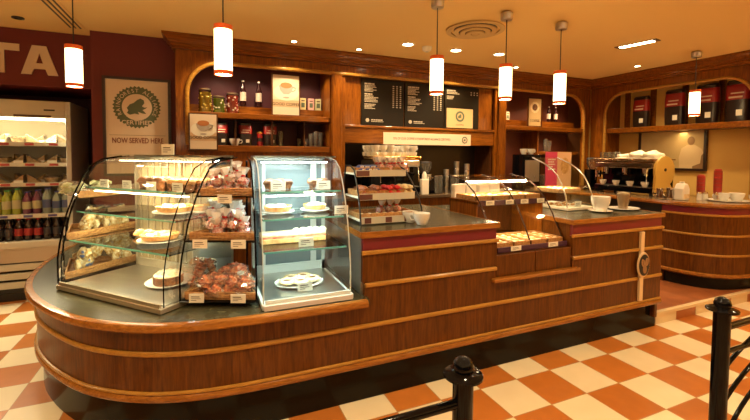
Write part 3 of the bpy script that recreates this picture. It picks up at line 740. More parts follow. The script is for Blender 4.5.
def bag_red():
    t = thing('wrapped_cookie','x','wrapped cookie')
    MB().blob((0,0,.032),(.046,.038,.032),3,.3).build('cookie', mat('ginger_cookie',(.62,.09,.012),.5,var=(.85,.42,.2),vscale=60,bump=1,bscale=90), t, smooth=True)
    MB().blob((0,0,.035),(.053,.044,.038),2,.4).build('wrapper', M_CELLO, t)
    m = MB(); m.box(-.02,.02,-.044,-.042,.02,.045); m.build('sticker', M_CARD, t)
    return t
CK = Many(bag_red())
def muffin(m_top, m_cup, name='muffin', label='x'):
    t = thing(name,label,name)
    MB().lathe([(.022,0),(.032,.035),(.030,.036),(0,.036)], seg=14).build('paper_cup', m_cup, t, smooth=40)
    MB().blob((0,0,.042),(.038,.038,.022),2,.12).build('muffin_top', m_top, t, smooth=True)
    return t
MUF = Many(muffin(M_BREAD, M_CHOC)); MUC = Many(muffin(M_CHOC, M_CHOC,'chocolate_muffin'))
def plate_proto(rad=.12):
    return MB().lathe([(0,.004),(rad*.6,.004),(rad,.018),(rad*1.01,.014),(rad*.62,0),(0,0)], seg=28)
def plate(loc, label, rad=.12, oval=1.0, rz=0):
    o = plate_proto(rad).build('plate', M_WHITE, smooth=40); o.location = loc; o.scale.x = oval; o.rotation_euler.z = rz
    return tag(o, label, 'plate')
def basket(loc, rz, poly, h, label):
    """open wicker tray following a plan polygon"""
    t = thing('wicker_basket', label, 'basket', loc, rz)
    MB().prism(poly,.001,.008).build('basket_base', M_WICK, t)
    cx = sum(p[0] for p in poly)/len(poly); cy = sum(p[1] for p in poly)/len(poly)
    w_ = MB(); n = len(poly)
    for i in range(n):
        a,b = Vector(poly[i]),Vector(poly[(i+1)%n]); 
        for k in range(4):
            z = .012+h*(k+.3)/4; w_.tube([(a.x,a.y,z),((a.x*2+b.x)/3,(a.y*2+b.y)/3,z+.002*(-1)**k),((a.x+2*b.x)/3,(a.y+2*b.y)/3,z-.002*(-1)**k),(b.x,b.y,z)], h/7, 6)
    w_.build('basket_side', M_WICK, t, smooth=True)
    return t
# --------- stand B: wedge corner stand with three baskets
B1,B2,B3 = Vector((-2.06,.34)),Vector((-1.678,.18)),Vector((-1.678,.66))
sb = thing('corner_basket_stand','open wedge stand of black wire holding three baskets between the two glass cases','display stand',(B1.x,B1.y,TOPZ))
LP = lambda p: (p[0]-B1.x,p[1]-B1.y)
dl = (B3-B1).normalized(); dr = Vector((0,1))
nb = MB()
for base, dd in ((B1,dl),(B2,dr)):
    nb.tube([(base.x-B1.x+dd.x*v, base.y-B1.y+dd.y*v, z-TOPZ) for v,z in pr(vmax=.42)], .0055, 6)
nb.build('curved_wire', M_BLACK, sb, smooth=True)
shz = (.705,1.03,1.27); 
def wedge(z, inset=0.):
    v = max(0,vz(max(z,.7)))+inset
    a = B1+dl*v; b = B2+dr*v; c = B3
    return [a,b,c]
for z in shz:
    a,b,c = wedge(z)
    m = MB(); m.tube([(*LP(a),z-TOPZ),(*LP(b),z-TOPZ)],.005,6); m.tube([(*LP(b),z-TOPZ),(*LP(c),z-TOPZ)],.004,6); m.tube([(*LP(a),z-TOPZ),(*LP(c),z-TOPZ)],.004,6)
    m.prism([LP(a),LP(b),LP(c)], z-TOPZ-.004, z-TOPZ-.001); m.build('wire_shelf', M_BLACK, sb)
MB().tube([(*LP(B3),.005),(*LP(B3),.8)],.007,6).build('rear_post', M_BLACK, sb)
bdesc = ('lowest','middle','top')
cnt = [0]
for i,z in enumerate(shz):
    a,b,c = wedge(z, .012)
    a = a+(c-a)*.04; b = b+(c-b)*.03; c2 = c+(a+b-2*c)*.10
    O = a.copy(); poly = [tuple(q-O) for q in (a,b,c2)]
    basket((O.x,O.y,z+.001),0,poly,.034,'triangular wicker basket on the %s level of the wedge stand'%bdesc[i])
    def inside(px,py,mg=.035):
        q = Vector((px,py)); vs = (a,b,c2)
        for k in range(3):
            p0,p1 = vs[k],vs[(k+1)%3]; e = (p1-p0).normalized(); nrm = Vector((-e.y,e.x))
            if (q-p0).dot(nrm) < mg: return False
        return True
    proto,lab,grp,step = [(CK,'cellophane wrapped ginger cookie heaped in the lowest wedge basket','wrapped ginger cookies in the lowest basket',.066),
        (WR,'red and white sweet in tied cellophane in the middle wedge basket','wrapped sweets in the middle basket',.062),
        (WR,'red and white sweet in tied cellophane in the top wedge basket','wrapped sweets in the top basket',.062)][i]
    rng = random.Random(40+i); placed = []; want = (30,26,16)[i]; tries = 0
    while len(placed) < want and tries < 4000:
        tries += 1
        q = Vector((rng.uniform(-2.1,-1.66),rng.uniform(.15,.7)))
        if not inside(q.x,q.y,.034): continue
        back = (q-a).dot((c2-(a+b)/2).normalized())/.45
        hz = 0
        for (p_,h_) in placed:
            if (p_-q).length < .052: hz = max(hz, h_+.036)
        if hz > .04+.10*max(0,back): continue
        placed.append((q,hz))
        k = proto.put((q.x,q.y,z+.012+hz), rng.uniform(0,6.28), lab, grp, rng.uniform(.85,1.05))
        k.rotation_euler.x = rng.uniform(-.3,.3); k.rotation_euler.y = rng.uniform(-.3,.3)
    d = (b-a).normalized(); ang = math.atan2(d.y,d.x); nrm = Vector((d.y,-d.x))
    for k,tt in enumerate((.2,.78) if i<2 else (.5,)):
        q = a+(b-a)*tt+nrm*.034
        CARD.put((q.x,q.y,z-.036+ (0.0 if i else .036-.036+.034)), ang, ('white price card on the %s basket of the wedge stand, '%bdesc[i])+(('left' if k==0 else 'right')+' one' if i<2 else 'only one'), None, 1.15)
lamp('SPOT',(-1.88,.32,2.66),46,(1,.82,.55),.03,ang=.75)  # spot added to brighten the wedge baskets, no fitting above it
# --------- goods in case A
def inA(x,y,z): p = toW(A_O,A_R,x,y); return (p[0],p[1],z)
o = plate(inA(.60,.27,.708),'white plate under the round iced cake on the floor of the angled case',.13)
ck = thing('iced_cake','round dark cake with pale icing on the floor of the angled case','cake',inA(.60,.27,.714)); ck.scale = (.82,.82,.9)
MB().lathe([(0,0),(.10,0),(.104,.01),(.104,.05),(.095,.058),(0,.058)], seg=28).build('cake_body', M_CHOC, ck, smooth=40)
ic = MB(); ic.lathe([(0,.075),(.07,.072),(.098,.062),(.1,.055),(0,.055)], seg=28)
for k in range(9): ic.blob((.06*cos(k*.7),.06*sin(k*.7),.074),(.02,.018,.01),1)
ic.build('icing', M_CREM, ck, smooth=True)
def tart(loc,label,rad,m_top,oval=1):
    t = thing('tart',label,'tart',loc)
    MB().lathe([(0,0),(rad*.9,0),(rad,.028),(rad*.94,.03),(rad*.92,.02),(0,.02)], seg=26).build('pastry_shell', M_BREAD, t, smooth=40)
    m = MB()
    for k in range(14): m.blob((random.uniform(-.6,.6)*rad,random.uniform(-.6,.6)*rad,.026),(.022,.02,.012),1)
    m.build('topping', m_top, t, smooth=True); t.scale.x = oval
    return t
for (x,y,z,lab,rad,mt) in ((.66,.28,1.146,'cream topped tart on the third shelf of the angled case, right end',.11,M_CREM),(.56,.25,.971,'pale crumble tart on the lowest glass shelf of the angled case',.11,M_DOUGH),
    (.84-.05,.36,1.146,'small orange fruit tart behind the cream tart in the angled case',.05,M_BREAD)):
    plate(inA(x,y,z),'white plate under the '+lab.split(' on ')[0].split(' behind ')[0]+' in the angled case',rad*1.15); tart(inA(x,y,z+.02),lab,rad,mt)
for i in range(4):
    CARDl = ('on top shelf of the angled case, ' + ('first','second','third','fourth')[i]+' from fridge end')
    v = vz(1.30)+.05
    CARD.put(inA(.14+.22*i, v, 1.2955), A_R, 'tan price card '+CARDl)
k = 0
for x in (.38,.45,.52): 
    for y in (.28,.36,.43): MUC.put(inA(x,y,1.296), 0, 'dark muffin on the top shelf of the angled case, left cluster', 'dark muffins in the angled case',1.05)
for x in (.64,.71,.78):
    for y in (.28,.36,.43): MUF.put(inA(x,y,1.296), 0, 'golden crusted muffin on the top shelf of the angled case, right cluster', 'golden muffins in the angled case',1.0)
# little flaky rolls along the shelf centres
def roll_proto():
    t = thing('flaky_roll','x','pastry roll')
    b = MB(); b.tube([(-.04,0,.018),(-.02,0,.021),(0,0,.022),(.02,0,.021),(.04,0,.018)],[.008,.018,.021,.018,.008],10); b.build('pastry', M_BREAD, t, smooth=True)
    MB().tube([(-.025,0,.038),(0,.002,.043),(.025,0,.038)],.005,5).build('glaze', M_CREM, t, smooth=True); return t
ROLL_ = Many(roll_proto())
for i in range(6): ROLL_.put(inA(.30+.055*i,.30+.02*(i%2),.971), A_R+pi/2, 'glazed flaky roll in the row on the lowest glass shelf of the angled case','glazed rolls in the angled case')
# --------- stand F seen through case A: three slanted baskets of bagged snacks at the far left
F1,F2,F3 = Vector((-2.775,1.0)),Vector((-2.86,1.44)),Vector((-2.31,1.43))
sf = thing('basket_rack','black wire rack of three baskets at the far left end of the counter','display stand',(F1.x,F1.y,TOPZ))
LF = lambda p: (p[0]-F1.x,p[1]-F1.y)
fl1 = (F3-F1).normalized(); fl2 = (F3-F2).normalized()
m = MB()
for base,dd in ((F1,fl1),(F2,fl2)): m.tube([(base.x-F1.x+dd.x*v,base.y-F1.y+dd.y*v,z-TOPZ) for v,z in pr(vmax=.42)],.0055,6)
m.build('curved_wire', M_BLACK, sf, smooth=True)
MB().tube([(*LF(F3),.005),(*LF(F3),.8)],.007,6).build('rear_post', M_BLACK, sf)
def snack():
    t = thing('snack_bag','x','snack bag')
    b = MB(); n = 6
    b.blob((0,0,.05),(.042,.022,.05),2,.28); b.build('bag_body', mat('snack_yellow',(.5,.28,.05),.25,coat=.8,var=(.8,.72,.5),vscale=45,bump=1,bscale=50), t, smooth=True)
    MB().box(-.04,.04,-.002,.002,.094,.108).build('bag_seal', M_CELLO, t)
    MB().blob((0,-.018,.05),(.022,.006,.026),2).build('bag_print', mat('snack_blue',(.1,.16,.4),.4), t, smooth=True); return t
SN = Many(snack())
for i,z in enumerate((.705,.955,1.215)):
    v = vz(z)
    a = F1+fl1*(v+.01); b = F2+fl2*(v+.01); c = F3
    m = MB(); m.prism([LF(a),LF(c),LF(b)],z-TOPZ-.004,z-TOPZ-.001); m.build('wire_shelf', M_BLACK, sf)
    a = a+(c-a)*.05; b = b+(c-b)*.05; c2 = c+(a+b-2*c)*.08
    basket((a.x,a.y,z+.001),0,[tuple(q-a) for q in (a,c2,b)],.036,'triangular wicker basket on the %s level of the far left rack'%bdesc[i])
    for j in range(22):
        s_,t_ = random.uniform(.12,.8),random.uniform(.12,.88)
        q = (a*(1-t_)+b*t_)*(1-s_)+c2*s_
        if i<2: SN.put((q.x,q.y,z+.014+.035*(j%3)),random.uniform(0,6),'crumpled yellow and blue snack bag in the %s basket of the far left rack'%bdesc[i],'snack bags on the far left rack, %s basket'%bdesc[i],random.uniform(.85,1.1))
    ang = math.atan2((a-b).y,(a-b).x); 
    for k2,tt in enumerate((.25,.75)):
        q = b*(1-tt)+a*tt+Vector((-.035,-.004)); CARD.put((q.x,q.y,z-.012+(.012 if i==0 else 0)),ang,'tan price tag on the %s basket of the far left rack, %s'%(bdesc[i],('farther one','nearer one')[k2]))
def salad(loc,label,rz):
    t = thing('wrapped_salad',label,'salad pack',loc,rz)
    b = MB()
    for k in range(12): b.blob((random.uniform(-.05,.05),random.uniform(-.03,.03),.03+random.uniform(0,.05)),(.03,.022,.018),1,.3)
    b.build('leaves', mat('lettuce',(.42,.5,.2),.5,var=(.8,.8,.6),vscale=30), t); 
    MB().blob((0,0,.045),(.08,.055,.05),2,.15).build('wrapper', M_CELLO, t)
salad((-2.72,1.14,1.232),'pale green lettuce salad pack in the topmost far left basket, front corner',.4)
salad((-2.60,1.30,1.232),'pale green lettuce salad pack in the topmost far left basket, behind the other',1.2)
# --------- goods in case C
def inC(x,y,z): return (C_O.x+x,C_O.y+y,z)
plate(inC(.25,.24,.708),'oval white plate under the ring biscuits on the case floor',.12,1.25)
def donut(m1):
    t = thing('ring_biscuit','x','ring biscuit'); g = MB()
    n=18; k=8; R0=.034; r0=.015
    rings=[[g.bm.verts.new(((R0+r0*cos(b))*cos(a),(R0+r0*cos(b))*sin(a),.014+r0*.85*sin(b))) for b in [2*pi*j/k for j in range(k)]] for a in [2*pi*i/n for i in range(n)]]
    for i in range(n):
        for j in range(k): g.bm.faces.new((rings[i][j],rings[(i+1)%n][j],rings[(i+1)%n][(j+1)%k],rings[i][(j+1)%k]))
    g.build('dough_ring', m1, t, smooth=True)
    MB().lathe([(0,.012),(.018,.012),(.022,.02),(0,.02)],seg=14).build('jam_centre', M_CHOC, t); return t
DN = Many(donut(M_DOUGH))
for x,y,z in ((.17,.22,.724),(.25,.2,.724),(.33,.23,.724),(.21,.29,.724),(.29,.3,.724)): DN.put(inC(x,y,z),0,'ring biscuit with dark centre on the oval plate in the chilled case','ring biscuits on the oval plate')
loaf = thing('layered_slice','long layered cake slab with cream topping on the lowest glass shelf of the chilled case','cake',inC(.22,.28,.971))
MB().box(-.2,.2,-.05,.05,0,.03).build('lower_sponge', M_BREAD, loaf, bevel=.006); MB().box(-.2,.2,-.048,.048,.031,.04).build('filling', M_REDC, loaf); MB().box(-.2,.2,-.05,.05,.041,.062).build('upper_sponge', M_DOUGH, loaf, bevel=.006)
m = MB()
for k in range(5): m.blob((.02+.042*k,-.01,.068),(.024,.03,.016),2,.1)
m.build('cream_topping', M_CREM, loaf, smooth=True)
tart(inC(.13,.30,1.165),'flat pale tart on the middle shelf of the chilled case, left',.085,M_CREM); plate(inC(.13,.30,1.146),'white plate under the flat pale tart in the chilled case',.1)
tart(inC(.37,.32,1.165),'taller crumble tart on the middle shelf of the chilled case, right',.075,M_DOUGH); plate(inC(.37,.32,1.146),'white plate under the crumble tart in the chilled case',.095)
for x,y in ((.08,.34),(.14,.36),(.20,.34),(.17,.42),(.1,.42)): MUC.put(inC(x,y,1.296),0,'small dark iced muffin at the left of the top shelf in the chilled case','dark muffins, left of chilled top shelf',.9)
for x,y in ((.36,.34),(.42,.36),(.46,.42),(.38,.43)): MUC.put(inC(x,y,1.296),0,'small dark iced muffin at the right of the top shelf in the chilled case','dark muffins, right of chilled top shelf',.9)
for x,y,z,l in ((.12,.225,1.2955,'top shelf of the chilled case, left'),(.40,.225,1.2955,'top shelf of the chilled case, right'),(.26,.10,.971,'lowest glass shelf of the chilled case'),(.25,.085,.712,'floor of the chilled case, before the oval plate'),(.49,.14,1.146,'middle shelf of the chilled case, far right')):
    CARD.put(inC(x,y,z),0,'tan price card on the '+l,None,1.25)
CARD.put(inA(.50,.36,1.49-.0+.013),A_R,'blank tan card standing on top of the angled glass case',None,1.6)

# ================================================================ sunken pastry case D and upper case E
DP = [(.245,.835),(.275,.90),(.32,.98),(.365,1.06),(.42,1.14),(.50,1.23),(.64,1.32),(.85,1.345)]
t = thing('display_case','sunken double pastry case with three curved fins between the raised counters','display case',(.305,.105,.825)); zz=.825
for x in (-.335,.0,.328):
    MB().tube([(x,v-.15,z-zz) for v,z in DP],.006,8).build('curved_fin', mat('bronze_dark',(.05,.022,.01),.25,.5), t, smooth=True)
for x0,x1 in ((-.333,-.002),(.002,.326)):
    m = MB(); sheet(m, x1-x0, [(v-.15,z-zz) for v,z in DP], x0); m.build('curved_glass', M_GLASS, t, smooth=80)
M_AUB = mat('aubergine_strip',(.06,.02,.05),.4)
MB().box(-.335,.335,.08,.58,0.0,.02).build('lower_deck', W_CAB, t); MB().box(-.335,.335,.07,.08,0.0,.035).build('price_strip', M_AUB, t)
MB().box(-.335,.335,.30,.68,.315,.335).build('upper_deck', W_CAB, t); MB().box(-.335,.335,.292,.3,.305,.345).build('price_strip', M_AUB, t)
for x in (-.335,.325): MB().box(x,x+.01,.32,.68,.02,.325).build('side_panel', W_CAB, t)
MB().box(-.335,.335,.67,.68,.02,.325).build('rear_panel', W_DARK, t)
def tray(loc, w, d, label, m_, rz=0):
    t = thing('wooden_tray',label,'tray',loc,rz)
    MB().box(-w/2,w/2,-d/2,d/2,0.001,.006).build('tray_base', M_WICK, t)
    b = MB(); b.box(-w/2,w/2,-d/2,-d/2+.01,.006,.04); b.box(-w/2,w/2,d/2-.01,d/2,.006,.04); b.box(-w/2,-w/2+.01,-d/2,d/2,.006,.04); b.box(w/2-.01,w/2,-d/2,d/2,.006,.04)
    b.build('tray_side', M_WICK, t, bevel=.003)
    return t
def flat_pastry():
    t = thing('flat_pastry','x','pastry'); MB().blob((0,0,.014),(.04,.028,.014),2,.1).build('pastry_body', M_BREAD, t, smooth=True)
    MB().blob((0,0,.022),(.024,.014,.008),2,.1).build('icing', M_CREM, t, smooth=True); return t
FP = Many(flat_pastry())
for lv,(y0,z,dd) in enumerate(((.355,.846,.30),(.575,1.161,.26))):
    for i in range(4):
        x = .305-.25+.165*i; 
        nm = ('lower','upper')[lv]; od = ('first','second','third','fourth')[i]
        tray((x,y0,z),.155,dd,'shallow wicker tray on the %s deck of the sunken case, %s from the left'%(nm,od),None)
        for j in range(3 if lv else 4):
            for s_ in (-1,1): FP.put((x+s_*.035,y0-dd/2+.045+.068*j,z+.008),random.uniform(-.4,.4)+pi/2*0,'golden iced pastry in the %s deck tray, %s from the left'%(nm,od),'pastries in the %s deck tray, %s from the left'%(nm,od))
for i,x in enumerate((.16,.52)):
    CARD.put((x-.03,.171,.83),0,'white price card on the front strip of the lower deck, '+('left half','right half')[i],None,(1.35,1,.8))
for i,x in enumerate((.11,.30,.45,.62)):
    CARD.put((x-.04,.391,1.135),0,'white price card on the upper deck strip of the sunken case, %s from the left'%('first','second','third','fourth')[i],None,(1.1,1,.8))
# paper bags behind
def paper_bag(loc,label,w,h,d,rz):
    t = thing('paper_bag',label,'paper bag',loc,rz)
    MB().prism([(-w/2,0),(w/2,0),(w*.46,h),(-w*.47,h*.97)],-d/2,d/2,'y').build('bag_body', mat('white_paper',(.78,.7,.58),.7), t, bevel=.008)
    MB().box(-w*.4,w*.4,-d/2-.001,-d/2,h*.3,h*.34).build('fold_line', M_KRAFT, t)
for i,(x,y) in enumerate(((.17,.80),(.30,.81),(.43,.79),(.56,.80))): paper_bag((x,y+.15,1.029),('white paper bag propped behind the sunken case, first','white paper bag propped behind the sunken case, second','white paper bag propped behind the sunken case, third','white paper bag propped behind the sunken case, fourth')[i]+' from the left',.12,.23,.06,0)
lamp('AREA',(.305,.58,1.31),5,(1,.75,.42),.6,(0,0,0),size_y=.03)
lamp('AREA',(.285,.43,1.12),3,(1,.75,.42),.4,(0,0,0),size_y=.05)

_b2 = set(bpy.data.objects)
t = thing('display_case','small upper glass case with chrome curved edges on the right raised counter','display case',(1.05,.57,1.029)); 
EPf = [(0,.0),(0.02,.11),(.06,.20),(.11,.28),(.18,.34),(.27,.39),(.42,.445)]
MB().box(-.01,.34,-.01,.48,0,.025).build('base_tray', M_CARD, t, bevel=.004)
for x in (0,.33): 
    MB().tube([(x,v,z+.02) for v,z in EPf],.006,8).build('edge_strip', M_STEEL, t, smooth=True)
    sidepane(MB(), x, [(v,z+.02) for v,z in EPf], .46, .02).build('side_glass', M_GLASS, t)
sheet(MB(),.33,[(v,z+.02) for v,z in EPf]).build('front_glass', M_GLASS, t, smooth=80)
MB().box(.01,.32,.05,.45,.16,.168).build('shelf', M_GLASS, t)
lamp('AREA',(1.22,.85,1.40),5,(1,.78,.45),.3,(0,0,0),size_y=.1)
tray((1.215,.84,1.172),.28,.3,'wide wicker tray on the glass shelf of the small upper case',None)
for a in range(3):
    for b in range(4): FP.put((1.13+.085*a,.74+.065*b,1.18),random.uniform(-.5,.5),'golden iced pastry heaped in the small upper glass case','pastries in the small upper case')
for a in range(3):
    for b in range(2): ROLL_.put((1.12+.09*a,.72+.1*b,1.029),.2,'glazed flaky roll on the floor of the small upper glass case','glazed rolls in the small upper case')
CARD.put((1.21,.595,1.055),0,'white price card inside the small upper glass case')
for o in set(bpy.data.objects)-_b2:
    if o.parent is None: o.location = o.location+Vector((-.045,-.07,.003))

_before = set(bpy.data.objects)
# ================================================================ three-tier stand on left raised counter
t = thing('tiered_stand','three tier counter stand with curved dark side frame holding wrapped biscuits','display stand',(-.90,.62,1.029))
W=.49
tiers = ((.02,.0,.30,.49),(.18,.05,.28,.455),(.345,.11,.26,.41))
MB().tube([(W,-.02,.0),(W,0,.10),(W-.02,.03,.2),(W-.05,.075,.30),(W-.08,.12,.38),(W-.1,.2,.41),(W-.1,.3,.41),(W-.02,.38,.2),(W,.38,.0)],.006,8).build('side_frame', M_BLK, t, smooth=True)
MB().tube([(0,-.02,.0),(0,0,.10),(0,.03,.2),(0,.075,.30),(0,.12,.38),(0,.2,.41),(0,.3,.41),(0,.38,.2),(0,.38,.0)],.006,8).build('side_frame', M_BLK, t, smooth=True)
for k,(z,y,d,W_) in enumerate(tiers):
    MB().box(.008,W_-.008,y,y+d,z,z+.012).build('tier', M_CARD, t); MB().box(.004,W_-.004,y-.012,y-.001,z-.012,z+.035).build('price_rail', M_CREAM, t)
    for q in ((.03,.08),(.19,.24),(.34,.39)) if k==0 else ((.01,.11),):
        MB().box(q[0],q[1],y-.0135,y-.0121,z-.008,z+.03).build('price_label', mat('brown_label',(.12,.04,.03),.5), t)
for k,(z,y,d,W_) in enumerate(tiers): tray((-.90+W_/2,.62+y+d/2+.01,1.029+z+.0125),W_-.04,d-.05,'long wicker tray on the %s tier of the counter stand'%bdesc[k],None)
def packet(m_,nm,lab,cat):
    t = thing(nm,lab,cat); MB().blob((0,0,.02),(.05,.026,.02),2,.06).build('packet_body', m_, t, smooth=True)
    m = MB(); m.box(-.062,-.048,-.02,.02,.015,.02); m.box(.048,.062,-.02,.02,.015,.02); m.build('packet_end', m_, t)
    MB().box(-.02,.02,-.026,-.0245,.012,.028).build('packet_label', M_CARD, t); return t
PB = Many(packet(mat('blue_packet',(.06,.12,.4),.3,coat=.4),'blue_packet','x','packet')); PRD = Many(packet(mat('red_packet',(.62,.03,.03),.3,coat=.4),'red_packet','x','packet')); PC = Many(packet(mat('cream_packet',(.75,.6,.3),.3,coat=.4,var=(.85,.75,.5)),'cream_packet','x','packet')); PBR = Many(packet(mat('brown_packet',(.3,.08,.03),.35,coat=.3,var=(.5,.2,.1)),'brown_packet','x','packet'))
bz = 1.029+.18+.02
for j in range(2):
    for l in range(2):
        for x,pp,lb in ((-.83,PBR,'brown'),(-.72,PBR,'brown'),(-.63,PRD,'red'),(-.56,PRD,'red')):
            pp.put((x,.74+.07*j,bz+.03*l),pi/2+random.uniform(-.2,.2),'%s biscuit packet lying in the middle tray of the counter stand'%lb,'%s packets in the middle tray'%lb,.95)
        for x in (-.50,-.455): PC.put((x,.74+.07*j,bz+.03*l),pi/2+random.uniform(-.2,.2),'cream biscuit packet lying in the middle tray of the counter stand','cream packets in the middle tray',.95)
bz = 1.029+.345+.02
for i in range(3):
    for l in range(2): PB.put((-.82+.05*i,.78+.04*l,bz+.02*l),random.uniform(-.4,.4),'blue packet lying at the left of the top tray of the counter stand','blue packets in the top tray',.8)
for i in range(4):
    for l in range(2): WR.put((-.66+.062*i,.80+.06*l,bz),random.uniform(0,6),'tied cellophane sweet standing in the top tray of the counter stand','wrapped sweets on the counter stand top tray',.95)

bz = 1.029+.02+.02
for i in range(7): FP.put((-.84+.062*i,.74,bz),1.3,'flat golden pastry lying in the lowest tray of the counter stand','pastries in the lowest tray of the counter stand',.9)
for i in range(3): WR.put((-.66+.07*i,.82,bz),i,'tied cellophane sweet at the back of the lowest tray of the counter stand','wrapped sweets in the lowest tray of the counter stand',.95)

# set the stand and its goods near the front edge of the raised top
for o in set(bpy.data.objects)-_before:
    if o.parent is None: o.location = Vector((-1.01,.345,1.056))+(o.location-Vector((-.90,.62,1.029)))*.93; o.scale = o.scale*.93
# cups
def cup_proto(rt=.045, h=.062, name='cup', saucer=False, m_=None):
    t = thing(name,'x','cup'); m_ = m_ or M_WHITE
    MB().lathe([(0,.0),(rt*.55,.0),(rt*.6,.004),(rt*.92,h*.6),(rt,h),(rt*.95,h),(rt*.87,h*.6),(rt*.5,.008),(0,.006)], seg=24).build('cup_body', m_, t, smooth=45)
    MB().tube([(rt*.9,0,h*.8),(rt*1.35,0,h*.82),(rt*1.45,0,h*.6),(rt*1.25,0,h*.38),(rt*.85,0,h*.35)],.005,6).build('handle', m_, t, smooth=True)
    return t
CUP = Many(cup_proto()); 
CUP.put((-.618,.235,1.056),2.4,'white coffee cup on the left raised counter, nearer of the pair',None,1.25)
CUP.put((-.645,.345,1.056),2.0,'white coffee cup on the left raised counter, farther of the pair',None,1.2)
BIG = Many(cup_proto(.075,.095,'big_cup'))
so = MB().lathe([(0,.002),(.06,.002),(.095,.014),(.096,.012),(.06,0),(0,0)],seg=28).build('saucer', M_WHITE, smooth=40, loc=(1.24,.36,1.032)); tag(so,'white saucer under the largest white cup on the right raised counter','saucer')
BIG.put((1.24,.36,1.037),.4,'largest white cup on a saucer on the right raised counter',None,(1.05,1.05,1.35))
tr = thing('serving_tray','white oval serving tray with a milky drink on the right raised counter','tray',(1.60,.40,1.032))
MB().lathe([(0,.004),(.12,.004),(.145,.014),(.147,.011),(.12,0),(0,0)],seg=30,M=Matrix.Diagonal((1.0,.8,1,1))).build('tray_dish', M_WHITE, tr, smooth=40)
lt = thing('latte_glass','tall glass of milky coffee on the white oval tray','drink',(1.56,.38,1.042))
MB().lathe([(0,0),(.03,0),(.043,.11),(0,.11)],seg=22).build('milky_coffee', mat('latte',(.8,.55,.3),.4), lt, smooth=40)
MB().lathe([(.032,-.0),(.045,.112),(.047,.125),(.045,.125),(.0,.112)],seg=22).build('glass_wall', M_GL2, lt, smooth=40)
lt.scale = (1.2,1.2,1.2)
MB().lathe([(0,.126),(.03,.122),(.043,.111),(0,.111)],seg=20).build('foam', mat('foam',(.85,.68,.45),.6), lt, smooth=True)
MB().tube([(.045,0,.09),(.072,0,.085),(.072,0,.05),(.04,0,.035)],.005,6).build('handle', M_GL2, lt, smooth=True)
tc = thing('terracotta_cup','small terracotta coloured cup behind the largest white cup','cup',(1.44,.56,1.032)); 
MB().lathe([(0,0),(.03,0),(.045,.08),(.041,.08),(.028,.006),(0,.006)],seg=22).build('cup_body', mat('terracotta_glaze',(.5,.2,.1),.4), tc, smooth=45)
MB().tube([(.04,0,.065),(.065,0,.06),(.062,0,.03),(.034,0,.022)],.005,6).build('handle', mat('terracotta_glaze',(.5,.2,.1)), tc, smooth=True)
# ================================================================ drinks fridge
fx0, fx1, fy0, fy1, fh = -4.75, -3.18, 3.0, 3.72, 2.03
t = thing('drinks_fridge','tall open cream display fridge stocked with sandwiches and bottles','fridge',((fx0+fx1)/2,fy0,0)); hw=(fx1-fx0)/2
for x0,x1 in ((-hw,-hw+.045),(hw-.045,hw)): MB().box(x0,x1,0,.70,.08,fh).build('side_panel', M_GREY, t, bevel=.006)
MB().box(-hw+.045,hw-.045,.0,.1,1.86,fh).build('header', M_CREAM, t, bevel=.005)
MB().box(-hw+.045,hw-.045,.101,.70,1.93,fh).build('roof_panel', M_CREAM, t)
MB().box(hw-.22,hw-.13,-.002,0,1.93,1.945).build('badge', M_BLK, t)
MB().box(hw-.46,hw-.16,-.004,0,1.865,1.885).build('header_grille', M_PRINTD, t)
MB().box(-hw+.045,hw-.045,.66,.70,.6,1.93).build('rear_panel', mat('fridge_inner',(.72,.66,.5),.5), t)
MB().box(-hw+.045,hw-.045,.0,.66,.55,.615).build('well_lip', M_CREAM, t, bevel=.005)
MB().box(-hw+.045,hw-.045,.03,.66,.40,.549).build('lower_panel', M_STEELB, t)
for z in (.14,.23,.32): MB().box(-hw+.045,hw-.045,.02,.06,z,z+.065).build('grille_slat', M_CREAM, t, bevel=.008)
MB().box(-hw+.045,hw-.045,.065,.66,.09,.395).build('compressor_box', M_BLK, t)
MB().box(-hw+.02,hw-.02,.08,.68,.0,.08).build('plinth', M_BLK, t)
MB().box(-hw+.06,hw-.06,.105,.15,1.84,1.86).build('light_tube', M_TUBEW, t)
SH = (1.61,1.40,1.195,.88)
for z in SH:
    MB().box(-hw+.046,hw-.046,.14 if z>1 else .06,.655,z-.012,z).build('shelf', M_STEEL, t)
    y = .13 if z>1 else .05
    MB().box(-hw+.046,hw-.046,y-.008,y+.008,z-.035,z+.005).build('price_rail', M_CREAM, t)
    for k in range(7):
        xx = hw-.18-.2*k; MB().box(xx-.04,xx+.035,y-.0095,y-.0083,z-.028,z-.004).build('price_label', mat('label_red',(.35,.05,.04),.5) if z>1.1 else mat('label_navy',(.08,.07,.2),.5), t)
lamp('AREA',((fx0+fx1)/2,fy0+.16,1.83),30,(1,.86,.55),1.4,(R(-18),0,0),size_y=.06)
def sandwich():
    t = thing('sandwich_pack','x','sandwich pack'); m = MB(); m.prism([(-.05,0),(.05,0),(.05,.11)],-.04,.04,'y'); m.build('bread_wedge', mat('sandwich_bread',(.5,.32,.13),.6,var=(.72,.56,.3),vscale=30), t)
    m = MB(); m.prism([(-.056,-.0),(.054,-.0),(.054,.122)],-.046,.046,'y'); m.build('pack_shell', M_CELLO, t)
    MB().box(-.02,.05,-.0475,-.0465,.0,.035).build('pack_label', M_CARD, t); return t
SW = Many(sandwich())
def tub():
    t = thing('salad_tub','x','food tub'); MB().lathe([(0,0),(.05,0),(.062,.045),(0,.045)],seg=16).build('tub_content', mat('salad_mix',(.5,.32,.12),.5,var=(.75,.62,.35),vscale=40), t, smooth=40)
    MB().lathe([(.052,0),(.066,.05),(.066,.056),(0,.056)],seg=16).build('tub_lid', M_CELLO, t, smooth=40); return t
TB = Many(tub())
nm3 = ('top','second','third')
